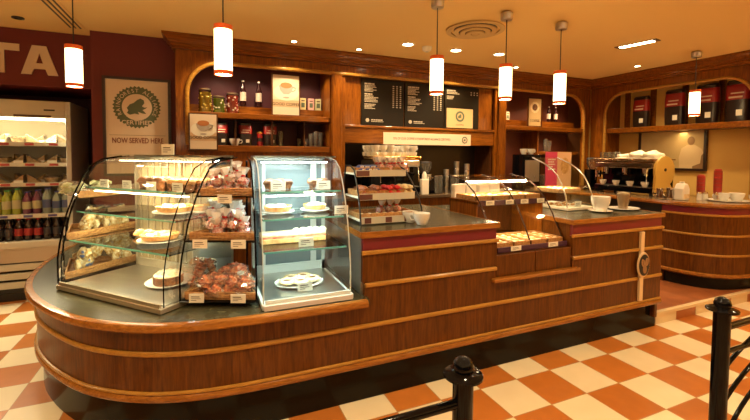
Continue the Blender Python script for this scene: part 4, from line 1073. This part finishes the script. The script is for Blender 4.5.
for li,z in enumerate(SH[:3]):
    x = fx0+.12; k = 0
    while x < fx1-.1:
        for row in range(2):
            if (k+li)%4 == 3: TB.put((x,fy0+.24+.14*row,z+.001),0,'round food tub on the %s shelf of the drinks fridge'%nm3[li],'food tubs on the %s fridge shelf'%nm3[li],1.1)
            else: SW.put((x,fy0+.22+.13*row,z+.001),random.choice((0,pi))+random.uniform(-.15,.15),'wedge sandwich pack on the %s shelf of the drinks fridge'%nm3[li],'sandwich packs on the %s fridge shelf'%nm3[li],(1.15,1.0,.75))
        x += .135; k += 1
def bottle(m_liq, m_cap, m_lab, name='drink_bottle', h=.21, rr=.032):
    t = thing(name,'x','bottle')
    MB().lathe([(0,0),(rr*.9,0),(rr,.008),(rr,h*.62),(rr*.8,h*.72),(rr*.38,h*.88),(rr*.36,h*.95),(0,h*.95)],seg=16).build('bottle_body', m_liq, t, smooth=45)
    MB().lathe([(rr*1.02,h*.22),(rr*1.02,h*.55)],seg=16).build('bottle_label', m_lab, t, smooth=True)
    MB().lathe([(0,h*.94),(rr*.45,h*.94),(rr*.45,h),(0,h)],seg=12).build('cap', m_cap, t, smooth=40); return t
J = lambda n,c,v=None: mat(n,c,.15,coat=.6)
kinds = [(Many(bottle(J('yellow_juice',(.62,.5,.06)),M_CARD,J('lime_label',(.35,.42,.08)))),'yellow juice bottle'),
         (Many(bottle(J('lime_juice',(.25,.28,.03)),mat('cap_green',(.05,.25,.06),.4),J('pale_label',(.4,.36,.2)))),'lime green juice bottle'),
         (Many(bottle(J('berry_juice',(.12,.02,.05)),mat('cap_navy',(.03,.03,.2),.4),J('pale_label',(.4,.36,.2)))),'dark berry juice bottle'),
         (Many(bottle(J('clear_water',(.2,.23,.18)),mat('cap_navy',(.03,.03,.2),.4),J('water_label',(.08,.1,.2)))),'pale water bottle')]
seqk = [0,0,2,0,0,1,0,1,1,2,2,3,3,3]
x = fx1-.085; k = 13
while x > fx0+.06:
    P_,l_ = kinds[seqk[k]]
    for row in range(2): P_.put((x,fy0+.12+.08*row,.882),0,l_+' on the upper bottle shelf of the drinks fridge',l_+'s on the upper bottle shelf',(1.22,1.22,1.08+.08*((k*7)%3)))
    x -= .082; k = (k-1)%14
COLA = Many(bottle(J('cola',(.015,.006,.004)),mat('cap_red',(.4,.02,.02),.4),J('cola_label',(.3,.03,.03)),'cola_bottle'))
COLB = Many(bottle(J('cola',(.015,.006,.004)),M_BLK,J('black_label',(.04,.04,.045)),'cola_bottle'))
x = fx1-.085; k = 0
while x > fx0+.06:
    for row in range(2): (COLA if (k//3)%2 else COLB).put((x,fy0+.09+.08*row,.617),0,('dark cola bottle with red label' if (k//3)%2 else 'dark cola bottle with black label')+' in the bottom well of the fridge','cola bottles with %s labels'%('red' if (k//3)%2 else 'black'),(1.15,1.15,1.05))
    x -= .078; k += 1

# ================================================================ things on the left shelf unit
JY = 2.60
def jar(label, x, r_, h, m_fill, m_spots):
    t = thing('storage_jar',label,'jar',(x,JY,1.947))
    MB().lathe([(0,.004),(r_*.92,.004),(r_*.92,h*.86),(0,h*.86)],seg=20).build('filling', m_fill, t, smooth=40)
    m = MB()
    for k in range(26): a = random.uniform(0,6.28); m.blob((r_*.9*cos(a),r_*.9*sin(a),random.uniform(.03,h*.8)),(.014,.014,.011),1)
    m.build('pieces', m_spots, t, smooth=True)
    MB().lathe([(r_,0),(r_,h*.9),(r_*.9,h*.96)],seg=20).build('glass_wall', M_GLASS, t, smooth=45)
    MB().lathe([(0,h*.94),(r_*.96,h*.94),(r_*.96,h),(0,h)],seg=20).build('lid', M_STEEL, t, smooth=40)
jar('tall glass jar of yellow sweets, first on the top shelf under the arch',-1.905,.062,.25,J('yellow_sweet',(.55,.4,.04)),J('lemon_sweet',(.75,.62,.12)))
jar('short glass jar of green and white sweets between two taller jars',-1.767,.06,.18,J('green_sweet',(.25,.4,.05)),J('ivory_sweet',(.8,.75,.5)))
jar('glass jar of red and white sweets beside the dark bottles',-1.630,.062,.22,J('red_sweets',(.55,.05,.05)),J('rose_sweet',(.8,.5,.45)))
SY = Many(bottle(J('syrup_dark',(.03,.008,.01)),M_WHITE,M_POST,'syrup_bottle',.30,.034))
for x,z,l in ((-1.50,2.052,'dark syrup bottle with pale label next to the red sweets jar'),(-1.325,2.052,'dark syrup bottle with pale label next to the coffee poster')): SY.put((x,2.82,z),0,l)
SY.put((3.21,2.82,2.052),0,'dark syrup bottle on the right shelf, left one of the pair',None,.85); SY.put((3.36,2.82,2.052),0,'dark syrup bottle on the right shelf, right one of the pair',None,.85)
def teabox(x,y,z,col,label,w=.07,h=.14):
    t = thing('tea_box',label,'box',(x,y,z)); MB().box(-w/2,w/2,-.025,.025,0,h).build('carton', mat('carton_'+label.split()[0],col,.5), t, bevel=.002)
    MB().box(-w*.3,w*.3,-.0265,-.0252,h*.2,h*.6).build('carton_print', M_GRNP, t); MB().box(-w*.3,w*.3,-.0265,-.0252,h*.72,h*.82).build('carton_title', M_PRINTD, t)
teabox(-.81,2.81,2.051,(.72,.6,.3),'yellow tea box on the top shelf, left of three'); teabox(-.71,2.81,2.051,(.72,.42,.38),'pink tea box on the top shelf, middle of three'); teabox(-.62,2.81,2.051,(.6,.6,.35),'pale green tea box on the top shelf, right of three')
teabox(2.13,2.81,2.051,(.7,.6,.35),'cream tea box on the right shelf, left of three',.07,.13); teabox(2.24,2.81,2.051,(.7,.5,.3),'tan tea box on the right shelf, middle of three',.07,.13); teabox(2.34,2.81,2.051,(.62,.58,.4),'olive tea box on the right shelf, right of three',.07,.13)
def coffee_bag(name,w,d,h,mtop,mlow,lab=True):
    t = thing(name,'x','coffee bag')
    def body(z0,z1,s0,s1,pinch):
        m = MB(); n = 16; rings = []
        for zz_,s,pk in ((z0,s0,1),((z0+z1)/2,(s0+s1)/2*1.02,1),(z1,s1,pinch)):
            rings.append([m.bm.verts.new((w/2*s*(abs(cos(a))**.5)*(1 if cos(a)>=0 else -1), d/2*pk*s*(abs(sin(a))**.5)*(1 if sin(a)>=0 else -1), zz_)) for a in [2*pi*k/n for k in range(n)]])
        for A,B in zip(rings,rings[1:]):
            for k in range(n): m.bm.faces.new((A[k],A[(k+1)%n],B[(k+1)%n],B[k]))
        m.bm.faces.new(rings[0][::-1]); m.bm.faces.new(rings[-1]); return m
    body(0,h*.52,.94,1.0,1).build('bag_body', mlow, t, smooth=45); body(h*.521,h*.88,1.0,.97,.75).build('bag_upper', mtop, t, smooth=45); body(h*.881,h,.95,.9,.12).build('bag_fold', mlow, t, smooth=45)
    if lab:
        MB().box(w*.02,w*.27,-d/2-.004,-d/2+.0,h*.14,h*.28).build('bag_label', M_CARD, t)
        m = MB(); m.box(-w*.3,w*.25,-d/2-.003,-d/2+.002,h*.56,h*.60); m.box(-w*.22,w*.3,-d/2-.003,-d/2+.002,h*.66,h*.69); m.build('bag_print', M_OFFW, t)
    return t
M_BGR = mat('bag_red_foil',(.27,.008,.008),.35,coat=.2); M_BGD = mat('bag_dark_foil',(.012,.005,.004),.3,coat=.3,bump=.5,bscale=25)
SB = Many(coffee_bag('coffee_bag',.15,.09,.26,M_BGR,M_BGD))
for x,l in ((-1.745,'small red and black coffee bag partly behind the low coffee poster'),(-1.49,'small red and black coffee bag in the middle of the lower shelf'),(-1.215,'small red and black coffee bag beside the red tin')): SB.put((x,2.70,1.601),0,l)
BGB = Many(coffee_bag('large_coffee_bag',.245,.13,.50,M_BGR,M_BGD))
for y,l,s in ((1.75,'large red and black coffee bag on the right wall shelf, farthest into the corner',.9),(1.30,'large red and black coffee bag on the right wall shelf, second from the corner',.97),(.92,'large red and black coffee bag on the right wall shelf, partly behind a lit pendant',1.0),(.60,'large red and black coffee bag on the right wall shelf, closest to the arch end',1.0)):
    BGB.put((3.93,y+.045,1.936),R(-90),l,None,s)
SCUP = CUP.put((-1.607,2.66,1.601),0,'small white cup glowing on the lower shelf between two coffee bags')
t = thing('red_tin','small red tin with dark band on the lower shelf','tin',(-1.335,2.68,1.601)); MB().lathe([(0,0),(.032,0),(.032,.14),(0,.14)],seg=18).build('tin_body', M_BGR, t, smooth=40); MB().lathe([(0,.141),(.034,.141),(.034,.16),(0,.16)],seg=18).build('tin_lid', M_GOLD, t, smooth=40); MB().lathe([(.033,.05),(.033,.09)],seg=18).build('tin_band', M_BLK, t, smooth=True)
def tumbler(h=.13,r_=.033):
    t = thing('drinking_glass','x','glass'); MB().lathe([(0,.004),(r_*.75,.004),(r_,h),(r_*.95,h),(r_*.7,.01),(0,.01)],seg=18).build('glass_wall', M_GL2, t, smooth=45)
    MB().lathe([(r_,h-.002),(r_*1.02,h+.001),(r_*.96,h+.002)],seg=18).build('rim', M_CHROME, t, smooth=True); return t
GL = Many(tumbler())
for x,h in ((-1.10,1.3),(-.88,.7),(-.81,.7),(-.745,1.2),(-.68,1.4),(-.62,1.3)): GL.put((x,2.68,1.601),0,('short' if h<1 else 'tall')+' empty drinking glass on the lower left shelf', ('short' if h<1 else 'tall')+' glasses on the lower left shelf',(1,1,h))
# right unit things
t = thing('framed_picture','framed brown cup picture standing on the right shelf behind two pendants','picture',(2.70,2.60,1.947),R(-8)); MB().holed([(-.13,0),(.13,0),(.13,.45),(-.13,.45)],[[(-.11,.02),(.11,.02),(.11,.43),(-.11,.43)]],0,.02).build('frame',W_DARK,t); MB().box(-.112,.112,.008,.015,.018,.432).build('picture_paper',M_KRAFT,t); MB().disc((0,.007,.30),.08,'y',24,.085).build('cup_print',M_DOUGH,t); MB().disc((0,.006,.30),.045,'y',20,.05).build('coffee_print',M_CHOC,t); text_mesh('picture_lettering','COFFEE',.05,M_PRINTD,t,(0,.0065,.1),ext=.0004)
t = thing('green_jar','green lidded jar on the right shelf beside the framed picture','jar',(2.95,2.80,2.051)); MB().lathe([(0,0),(.06,0),(.062,.1),(.05,.13),(0,.13)],seg=18).build('jar_body',J('green_glass',(.03,.22,.07)),t,smooth=45); MB().lathe([(0,.131),(.05,.131),(.045,.16),(0,.165)],seg=18).build('lid',M_GREY,t,smooth=40)
for x,h in ((2.72,1.3),(2.86,1.5),(3.05,1.5),(3.13,1.3)): GL.put((x,2.72,1.581),0,'tall glass on the lower right shelf above the pink card','tall glasses on the lower right shelf',(1,1,h)) if x>2.8 else None
# ================================================================ back counter and its equipment
BCZ = 1.03
t = thing('back_counter','long dark topped back counter under the menu boards','counter',(.8,2.15,.0))
MB().box(-3.1,2.25,-.02,.33,BCZ-.035,BCZ).build('worktop', mat('back_top',(.09,.06,.035),.25), t, bevel=.004); MB().box(-3.1,2.25,.01,.33,.002,BCZ-.036).build('front_panel', W_PAN, t)
for x in (-2.2,-1.2,-.2,.8,1.7): MB().box(x-.003,x+.003,.006,.01,.1,.95).build('door_gap', M_BLK, t)
# espresso machine (left, brass)
def espresso(label, loc, rz, W, body, top_m, end_m=None):
    t = thing('espresso_machine',label,'espresso machine',loc,rz)
    MB().box(-W/2,W/2,-.02,.42,.03,.10).build('drip_base', body, t, bevel=.01); MB().box(-W/2+.02,W/2-.02,-.015,.12,.101,.108).build('drip_grille', M_STEEL, t)
    MB().box(-W/2+.01,W/2-.01,.14,.42,.101,.34).build('rear_body', body, t, bevel=.01)
    MB().box(-W/2,W/2,-.01,.42,.341,.42)  .build('upper_body', M_STEEL if not end_m else mat('dark_chrome',(.3,.24,.18),.22,1), t, bevel=.02,bseg=3); MB().box(-W/2+.01,W/2-.01,.0,.41,.421,.432).build('cup_tray', top_m, t)
    m = MB(); m.tube([(-W/2,-.02,.455),(W/2,-.02,.455)],.012,8); m.tube([(-W/2,.42,.455),(W/2,.42,.455)],.008,8); m.tube([(-W/2,-.02,.455),(-W/2,.42,.455)],.008,8); m.tube([(W/2,-.02,.455),(W/2,.42,.455)],.008,8)
    for k in range(9): m.tube([(-W/2+W*k/8,-.015,.42),(-W/2+W*k/8,-.018,.455)],.005,6)
    m.build('cup_rail', top_m, t, smooth=True)
    for x in (-W/2+.04,W/2-.04):
        for y in (.03,.38): MB().lathe([(0,0),(.022,0),(.018,.03),(0,.03)],seg=12,loc=(x,y,0)).build('foot', M_BLK, t)
    n = 3 if W>.7 else 2
    for k in range(n):
        x = -W/2+W*(k+.5)/n
        g = MB().lathe([(0,-.06),(.036,-.06),(.038,0),(0,0)],seg=18,loc=(x,.06,.34)).build('group_head', M_CHROME, t, smooth=40)
        MB().tube([(x,.06,.27),(x,-.0,.268),(x+.01,-.10,.255)],[.012,.012,.016],8).build('portafilter', M_BLACK, t, smooth=True)
        MB().lathe([(0,-.02),(.034,-.02),(.034,.02),(0,.02)],seg=16,loc=(x,.06,.275)).build('filter_basket', M_CHROME, t, smooth=40)
    for x in (-W/2+.05,W/2-.05): MB().tube([(x,-.0,.36),(x,-.05,.33),(x+.005,-.06,.16)],.005,6).build('steam_wand', M_CHROME, t, smooth=True)
    if end_m:
        for s in (1,): MB().prism([(-.01,.05)]+[( .18+.19*cos(a), .31+.19*sin(a)) for a in [R(200-13.5*k) for k in range(20)]]+[(.37,.05)], W/2+.002, W/2+.03,'x').build('end_panel', end_m, t, smooth=40)
        MB().lathe([(0,0),(.02,0),(.02,.006),(0,.006)],seg=16,M=Matrix.Translation((W/2+.03,.18,.33))@Matrix.Rotation(R(90),4,'Y')).build('end_badge', M_BLK, t)
    return t
espresso('espresso machine with brass cup rail piled with cups under the menu boards',(.17,2.17,BCZ+.001),0,.60,M_BLACK,M_GOLD)
EC = 'white cup piled on the brass railed espresso machine'
random.seed(5)
for i in range(6):
    for j in range(3):
        for l in range(2 if i not in (3,) else 1):
            CUP.put((-.09+.10*i+random.uniform(-.006,.006),2.25+.13*j,BCZ+.434+.08*l),random.uniform(0,6.28),EC+(', upper layer' if l else ', lower layer'),'cups on the brass railed machine, '+('upper' if l else 'lower'),1.3)
def cloth(loc,label,sx,sy,sz,seedv):
    random.seed(seedv); m = MB()
    m.blob((0,0,sz*.6),(sx,sy,sz),3,.16); o = m.build('folded_cloth', mat('white_cloth',(.8,.74,.62),.8,bump=.5,bscale=18), smooth=True); o.location = loc; tag(o,label,'cloth')
espresso('long chrome espresso machine with round yellow end panel on the right counter',(3.16,1.52,1.021),R(-90),.80,M_BLACK,mat('bronze_rail',(.35,.22,.12),.25,1),mat('mustard_panel',(.62,.38,.08),.4))
for k,(y,sx) in enumerate(((1.42,.1),(1.24,.09))): cloth((3.33,y,1.455),('crumpled white cloth heaped on the long espresso machine, farther one','crumpled white cloth heaped on the long espresso machine, nearer one')[k],.14,sx*1.2,.085,k+3)
cloth((3.3,1.58,1.455),'flat crumpled white cloth on the far half of the long espresso machine',.13,.1,.06,9)
for i in range(3):
    for j in range(2): GL.put((3.20+.09*j,1.68+.08*i,1.454),0,'upturned glass on the far end of the long espresso machine','upturned glasses on the long espresso machine',(1,1,.9))
for i in range(4): CUP.put((3.16-.0,1.22+.19*i,1.131),1,'small white cup under the group heads of the long espresso machine','cups under the long machine',1.0)
# grinder, dispensers
def grinder(loc,label,s=1):
    t = thing('coffee_grinder',label,'coffee grinder',loc); t.scale=(s,s,s)
    MB().box(-.09,.09,-.1,.12,0,.05).build('base', M_BLACK, t, bevel=.01); MB().box(-.07,.07,.0,.12,.051,.3).build('body', M_BLACK, t, bevel=.015)
    MB().lathe([(0,.301),(.05,.301),(.085,.38),(.085,.45),(0,.45)],seg=18,loc=(0,.03,0)).build('hopper', M_GL2, t, smooth=40); MB().lathe([(0,.452),(.088,.452),(.08,.47),(0,.475)],seg=18,loc=(0,.03,0)).build('hopper_lid', M_BLK, t, smooth=40)
    MB().lathe([(0,.2),(.045,.2),(.05,.29),(0,.29)],seg=16,loc=(0,-.06,0)).build('dosing_chamber', M_CHROME, t, smooth=40); MB().tube([(.05,-.06,.23),(.12,-.08,.23)],.008,6).build('lever', M_CHROME, t)
grinder((3.33,2.06,1.021),'black coffee grinder with clear hopper in the corner behind the long machine')
grinder((.66,2.33,BCZ+.001),'coffee grinder standing beside the brass railed espresso machine',.85)
t = thing('steel_shaker','white upright dispenser with pointed cap beside the brass machine','dispenser',(.545,2.19,BCZ+.001)); MB().box(-.05,.05,-.03,.03,0,.19).build('body', M_CARD, t, bevel=.008); MB().lathe([(0,0),(.03,0),(.03,.05),(.012,.09),(0,.09)],seg=14,loc=(0,0,.191)).build('cap', M_CARD, t, smooth=40)
t['category']='dispenser'; t.name='white_dispenser'
def cupstack(x,y,z,h,label):
    t = thing('cup_stack',label,'cup stack',(x,y,z)); n = int(h/.03)
    MB().lathe([(0,0),(.03,0),(.036,h),(0,h)],seg=16).build('stack_body', M_STEEL, t, smooth=40)
    for k in range(1,4): MB().lathe([(.037,h*k/4),(.039,h*k/4+.004),(.037,h*k/4+.008)],seg=16).build('stack_ring', M_CHROME, t, smooth=True)
cupstack(.93,2.30,BCZ+.001,.30,'tall stack of steel beakers on the back counter, shortest and leftmost'); cupstack(1.13,2.36,BCZ+.001,.40,'tall stack of steel beakers on the back counter, tallest one'); cupstack(1.25,2.30,BCZ+.001,.37,'tall stack of steel beakers on the back counter, rightmost beside the pilaster')
for i,x in enumerate((.75,.82,.99,1.05)): GL.put((x,2.24+.02*(i%2),BCZ+.001),0,'tall clear glass on the back counter by the steel beakers','tall glasses by the steel beakers',(1,1,1.7))
tray((1.0,2.22-.01,BCZ+.001) if False else (1.46,2.27,BCZ+.001),.24,.16,'small wicker tray of buns on the back counter near the paper bags',None)
for i in range(3): ROLL_.put((1.39+.07*i,2.27,BCZ+.008),.3,'flaky roll in the small wicker tray on the back counter','rolls in the small back counter tray')
t = thing('hot_water_boiler','tall black and steel drinks machine with cups on top at the right unit','drinks machine',(2.31,2.24,BCZ+.001)); MB().box(-.16,.16,0,.22,0,.50).build('body', M_BLACK, t, bevel=.01); MB().box(-.13,.13,-.006,0,.12,.42).build('front_panel', M_STEELB, t); MB().tube([(0,-.02,.2),(0,-.05,.2),(0,-.05,.16)],.008,6).build('tap', M_CHROME, t); MB().box(-.12,.12,-.06,0,.0,.02).build('drip_tray', M_STEEL, t)
CUP.put((2.24,2.33,BCZ+.503),0,'white cup upside on the tall black drinks machine, left one'); CUP.put((2.37,2.33,BCZ+.503),0,'white cup on the tall black drinks machine, right one')
t = thing('counter_card','pink printed display card with a picture standing behind the upper glass case','display card',(2.83,2.26,BCZ+.001)); MB().box(-.02,.26,0,.012,.0,.54).build('card_panel', mat('card_peach',(.75,.45,.25),.6), t); MB().box(-.24,-.021,0,.012,0,.54).build('pink_panel', mat('card_pink',(.62,.05,.14),.6), t)
m = MB(); words_rows(m,-.2,.44,5,.018,.035,.15,-.001,77); m.build('card_text', M_CARD, t); MB().disc((.13,-.001,.34),.085,'y',20,.12).build('food_print', M_BREAD, t)
for x in (2.62,3.02): pass
for x_,h_ in ((2.58,1.6),(2.50,1.6)): GL.put((x_,2.30,BCZ+.001),0,'tall clear glass on the back counter beside the tall drinks machine','tall glasses beside the drinks machine',(1,1,h_))

# right counter
RZ = 1.02
rp = smooth_path([(2.83,2.12),(2.83,1.6),(2.83,1.1),(2.835,.82),(2.87,.6),(2.96,.41),(3.12,.28),(3.36,.21),(3.6,.19),(3.735,.187)])
t = thing('bar_counter','curved wooden counter with crimson band on the raised floor at the right','counter',(0,0,0))
rq = [p_ for p_ in rp if p_[1] < .86]
def RS(d,z0,z1,th): return MB().strip(offs(rq,d),[(0,z0),(0,z1),(-th,z1),(-th,z0)])
RS(.07,.102,.24,.03).build('kickplate', M_KICK, t, smooth=30); RS(.03,.225,.90,.03).build('front_panel', W_PAN, t, smooth=30); RS(.025,.90,.975,.03).build('red_band', M_RED, t, smooth=30)
for z,h,dd,m_ in ((.255,.04,.03,W_EDGE),(.47,.024,.012,W_TRIM),(.68,.024,.012,W_TRIM),(.895,.024,.014,W_TRIM)): bullnose(offs(rq,.03),z,h,dd,m_,t)
MB().prism(offs(rp,.02)+[(3.735,2.12)],RZ-.035,RZ).build('worktop', mat('bar_top',(.2,.12,.06),.2,coat=.3), t)
MB().strip(rp,[(-.03,RZ-.04),(0,RZ-.04),(.01,RZ-.02),(0,RZ+.002),(-.03,RZ+.002)]).build('worktop_edge', W_EDGE, t, smooth=40)
MB().box(2.93,2.96,.84,2.12,.102,RZ-.036).build('dark_drawer_front', M_BLK, t); MB().box(2.87,2.96,.80,.835,.102,RZ-.036).build('end_panel', W_DARK, t)
# things on it
def jug(x,y,label,s=1):
    t = thing('steel_milk_jug',label,'milk jug',(x,y,RZ+.001),2.5); t.scale=(s,s,s)
    MB().lathe([(0,0),(.045,0),(.048,.02),(.034,.09),(.038,.12),(.034,.12),(.03,.09),(0,.02)],seg=18).build('jug_body', M_CHROME, t, smooth=45); MB().tube([(.036,0,.11),(.07,0,.1),(.07,0,.05),(.046,0,.03)],.006,6).build('handle', M_CHROME, t, smooth=True)
jug(3.02,.95,'steel milk jug in front of the yellow end panel, left one'); jug(3.06,.86,'steel milk jug in front of the yellow end panel, right one',1.1)
t = thing('milk_bottle','glowing white plastic milk bottle on the curved right counter','bottle',(3.10,.76,RZ+.001)); MB().prism([(-.065,0),(.065,0),(.065,.13),(.03,.19),(-.03,.19),(-.065,.13)],-.05,.05,'y').build('bottle_body', mat('milk_plastic',(.88,.85,.76),.3), t, bevel=.015,bseg=3); MB().lathe([(0,.191),(.025,.191),(.025,.21),(0,.21)],seg=14).build('cap', M_CARD, t, smooth=40); MB().box(-.05,.05,-.0515,-.0505,.02,.07).build('bottle_label', M_DOUGH, t)
def shaker(x,y,label,m_):
    t = thing('sugar_shaker',label,'shaker',(x,y,RZ+.001)); MB().lathe([(0,0),(.028,0),(.024,.07),(0,.07)],seg=16).build('shaker_body', m_, t, smooth=40); MB().lathe([(0,.071),(.026,.071),(.02,.092),(0,.1)],seg=16).build('shaker_cap', M_CHROME, t, smooth=45)
shaker(3.33,.70,'white sugar shaker just right of the milk bottle',M_WHITE); shaker(3.40,.68,'white sugar shaker beside the steel pourer',M_CARD); shaker(3.36,.55,'short steel pourer in front of the white shakers',M_STEEL)
tr2 = MB().lathe([(0,.003),(.17,.003),(.19,.015),(.192,.012),(.17,0),(0,0)],seg=30).build('serving_tray', M_WHITE, smooth=40, loc=(3.48,.50,RZ+.001)); tag(tr2,'round white tray on the curved right counter under two white cups','tray')
BIG.put((3.42,.52,RZ+.006),2.5,'white cup on the round tray, beside the shorter red cup stack',None,.9); BIG.put((3.53,.44,RZ+.006),.5,'white cup on the round tray, before the taller red cup stack',None,.95)
def redstack(x,y,n,label):
    t = thing('red_paper_cup_stack',label,'paper cups',(x,y,RZ+.001)); 
    for k in range(n): MB().lathe([(.026,.0),(.036,.085),(.038,.088),(.036,.088)][::1] if k<n-1 else [(.036,.0),(.027,.085),(.0,.087)],seg=18,loc=(0,0,.018*k), M=Matrix.Diagonal((1.15,1.15,1.25,1))).build('paper_cup', mat('red_paper_cup',(.5,.04,.03),.45) if k%2 else mat('brick_paper_cup',(.42,.06,.04),.45), t, smooth=45)
redstack(3.46,.76,9,'shorter stack of red paper cups on the curved right counter'); redstack(3.60,.66,12,'taller stack of red paper cups on the curved right counter')
BIG.put((3.66,.33,RZ+.001),.3,'white bowl shaped cup at the far right end of the curved counter',None,.8)
# framed sepia picture
t = thing('framed_picture','dark framed sepia picture of a figure on the ochre wall above the cups','picture',(4.06,1.38,1.33)); F2_=lambda a,b,c,d: [(a,b),(c,b),(c,d),(a,d)]
MB().holed(F2_(-.36,0,.52,.60),[F2_(-.33,.03,.49,.57)],-.02,.02,'x').build('frame', mat('dark_frame',(.03,.012,.008)), t)
MB().box(-.002,.01,-.335,.495,.025,.575).build('picture_paper', mat('sepia_paper',(.6,.42,.18),.6,var=(.68,.5,.24),vscale=3), t)
MB().prism([(-.34,.03),(-.04,.03),(-.03,.18),(-.06,.30),(-.13,.345),(-.22,.345),(-.30,.29),(-.36,.16)],-.004,-.002,'x').build('shirt_print', mat('sepia_shirt',(.78,.6,.34),.6), t)
MB().prism([(-.175+.045*cos(a),.40+.058*sin(a)) for a in [2*pi*k/18 for k in range(18)]],-.006,-.0045,'x').build('head_print', mat('sepia_figure',(.3,.17,.07),.6), t)
MB().prism([(-.34,.03),(-.36,.16),(-.33,.24),(-.30,.2),(-.29,.1),(-.20,.06),(-.20,.03)],-.006,-.0045,'x').build('arm_print', mat('sepia_figure',(.3,.17,.07),.6), t)

# ================================================================ black metal railings
def post(x,y,label,right):
    t = thing('metal_railing',label,'railing',(x,y,0))
    MB().tube([(0,0,.0),(0,0,.945)],.0265,16).build('post', M_BLACK, t, smooth=True)
    MB().lathe([(0,0),(.05,0),(.05,.008),(.0,.008)],seg=24).build('base_flange', M_BLACK, t, smooth=40)
    MB().lathe([(0,.94),(.028,.945),(.05,.953),(.05,.958),(.03,.963),(.025,.967),(.027,.978),(.023,.992),(.012,1.001),(0,1.003)],seg=24).build('finial', M_BLACK, t, smooth=50)
    s = 1 if right else -1; Lg = 1.5
    MB().tube([(s*.02,0,.885),(s*Lg,0,.885)],.0125,10).build('top_rail', M_BLACK, t, smooth=True)
    MB().tube([(s*.02,0,.12),(s*Lg,0,.12)],.0125,10).build('bottom_rail', M_BLACK, t, smooth=True)
    MB().tube([(s*Lg,0,.0),(s*Lg,0,.955)],.0255,16).build('post', M_BLACK, t, smooth=True)
    MB().tube([(s*.02,0,.79),(s*Lg,0,.79)],.009,10).build('middle_rail', M_BLACK, t, smooth=True)
    for k,(ex,ez) in enumerate(((.85,.54),(.72,.44),(.59,.34),(.44,.24),(.28,.14))):
        a0 = math.acos(min(1,(.62-.02)/ex)); pth = [(s*(.62-ex*cos(a)), 0, .34+ez*sin(a)) for a in [a0+(pi-2*a0)*j/28 for j in range(29)]]
        if a0 == 0: pth = [(pth[0][0],0,.13)]+pth+[(pth[-1][0],0,.13)]
        MB().tube(pth,.008,8).build('arch_bar', M_BLACK, t, smooth=True)
    MB().lathe([(0,.005),(.05,.0),(.05,-.005),(0,-.005)],seg=20,M=Matrix.Translation((s*.72,0,.2))@Matrix.Rotation(R(90),4,'X')).build('boss', M_BLACK, t)
    return t
post(-1.338,-1.23,'black metal railing post with round finial and rail running off to the left',False)
post(-.196,-1.232,'black metal railing with arched bars at the lower right of the view',True)

# ---------------------------------------------------------------- sub-parts: pieces that belong to one part of a thing
SUB = {'upper_rim':'shade','lower_rim':'shade','wrapper_frill':'wrapper','coffee_bean':'oval_field','badge':'header','header_grille':'header','drip_grille':'drip_base','edge_strip':'front_glass',
       'hopper_lid':'hopper','bag_fold':'bag_upper','bag_label':'bag_body','carton_print':'carton','carton_title':'carton','card_print':'card','pack_label':'pack_shell','bottle_label':'bottle_body','cap':'bottle_body',
       'shelf_edge':'shelf','price_label':'price_rail','vent_hub':'vent_throat','poster_lettering':'poster_paper','cup_print':'poster_paper','saucer_print':'poster_paper','coffee_print':'poster_paper','spoon_print':'poster_paper','table_print':'poster_paper',
       'rule_line':'poster_paper','headline':'poster_paper','seal_lettering':'poster_paper','worktop_edge':'worktop','tin_band':'tin_body','packet_label':'packet_body','door_rail':'rear_door','door_rib':'rear_door','round_mark':'board_panel','menu_text':'board_panel','footer_text':'board_panel','boss':'post','end_badge':'end_panel','cup_rail':'cup_tray'}
def base(n): return n.split('.')[0]
def mid(o):
    c = [Vector(q) for q in o.bound_box]; return (c[0]+c[6])/2
for o in list(bpy.data.objects):
    if o.parent is None or base(o.name) not in SUB or o.parent.parent is not None: continue
    cand = [q for q in o.parent.children if base(q.name) == SUB[base(o.name)] and q is not o and q.location.length < 1e-6]
    cand = [q for q in cand if q.rotation_euler.x == q.rotation_euler.y == q.rotation_euler.z == 0 and tuple(q.scale) == (1,1,1)]
    if cand: o.parent = min(cand, key=lambda q: (mid(q)-mid(o)).length)
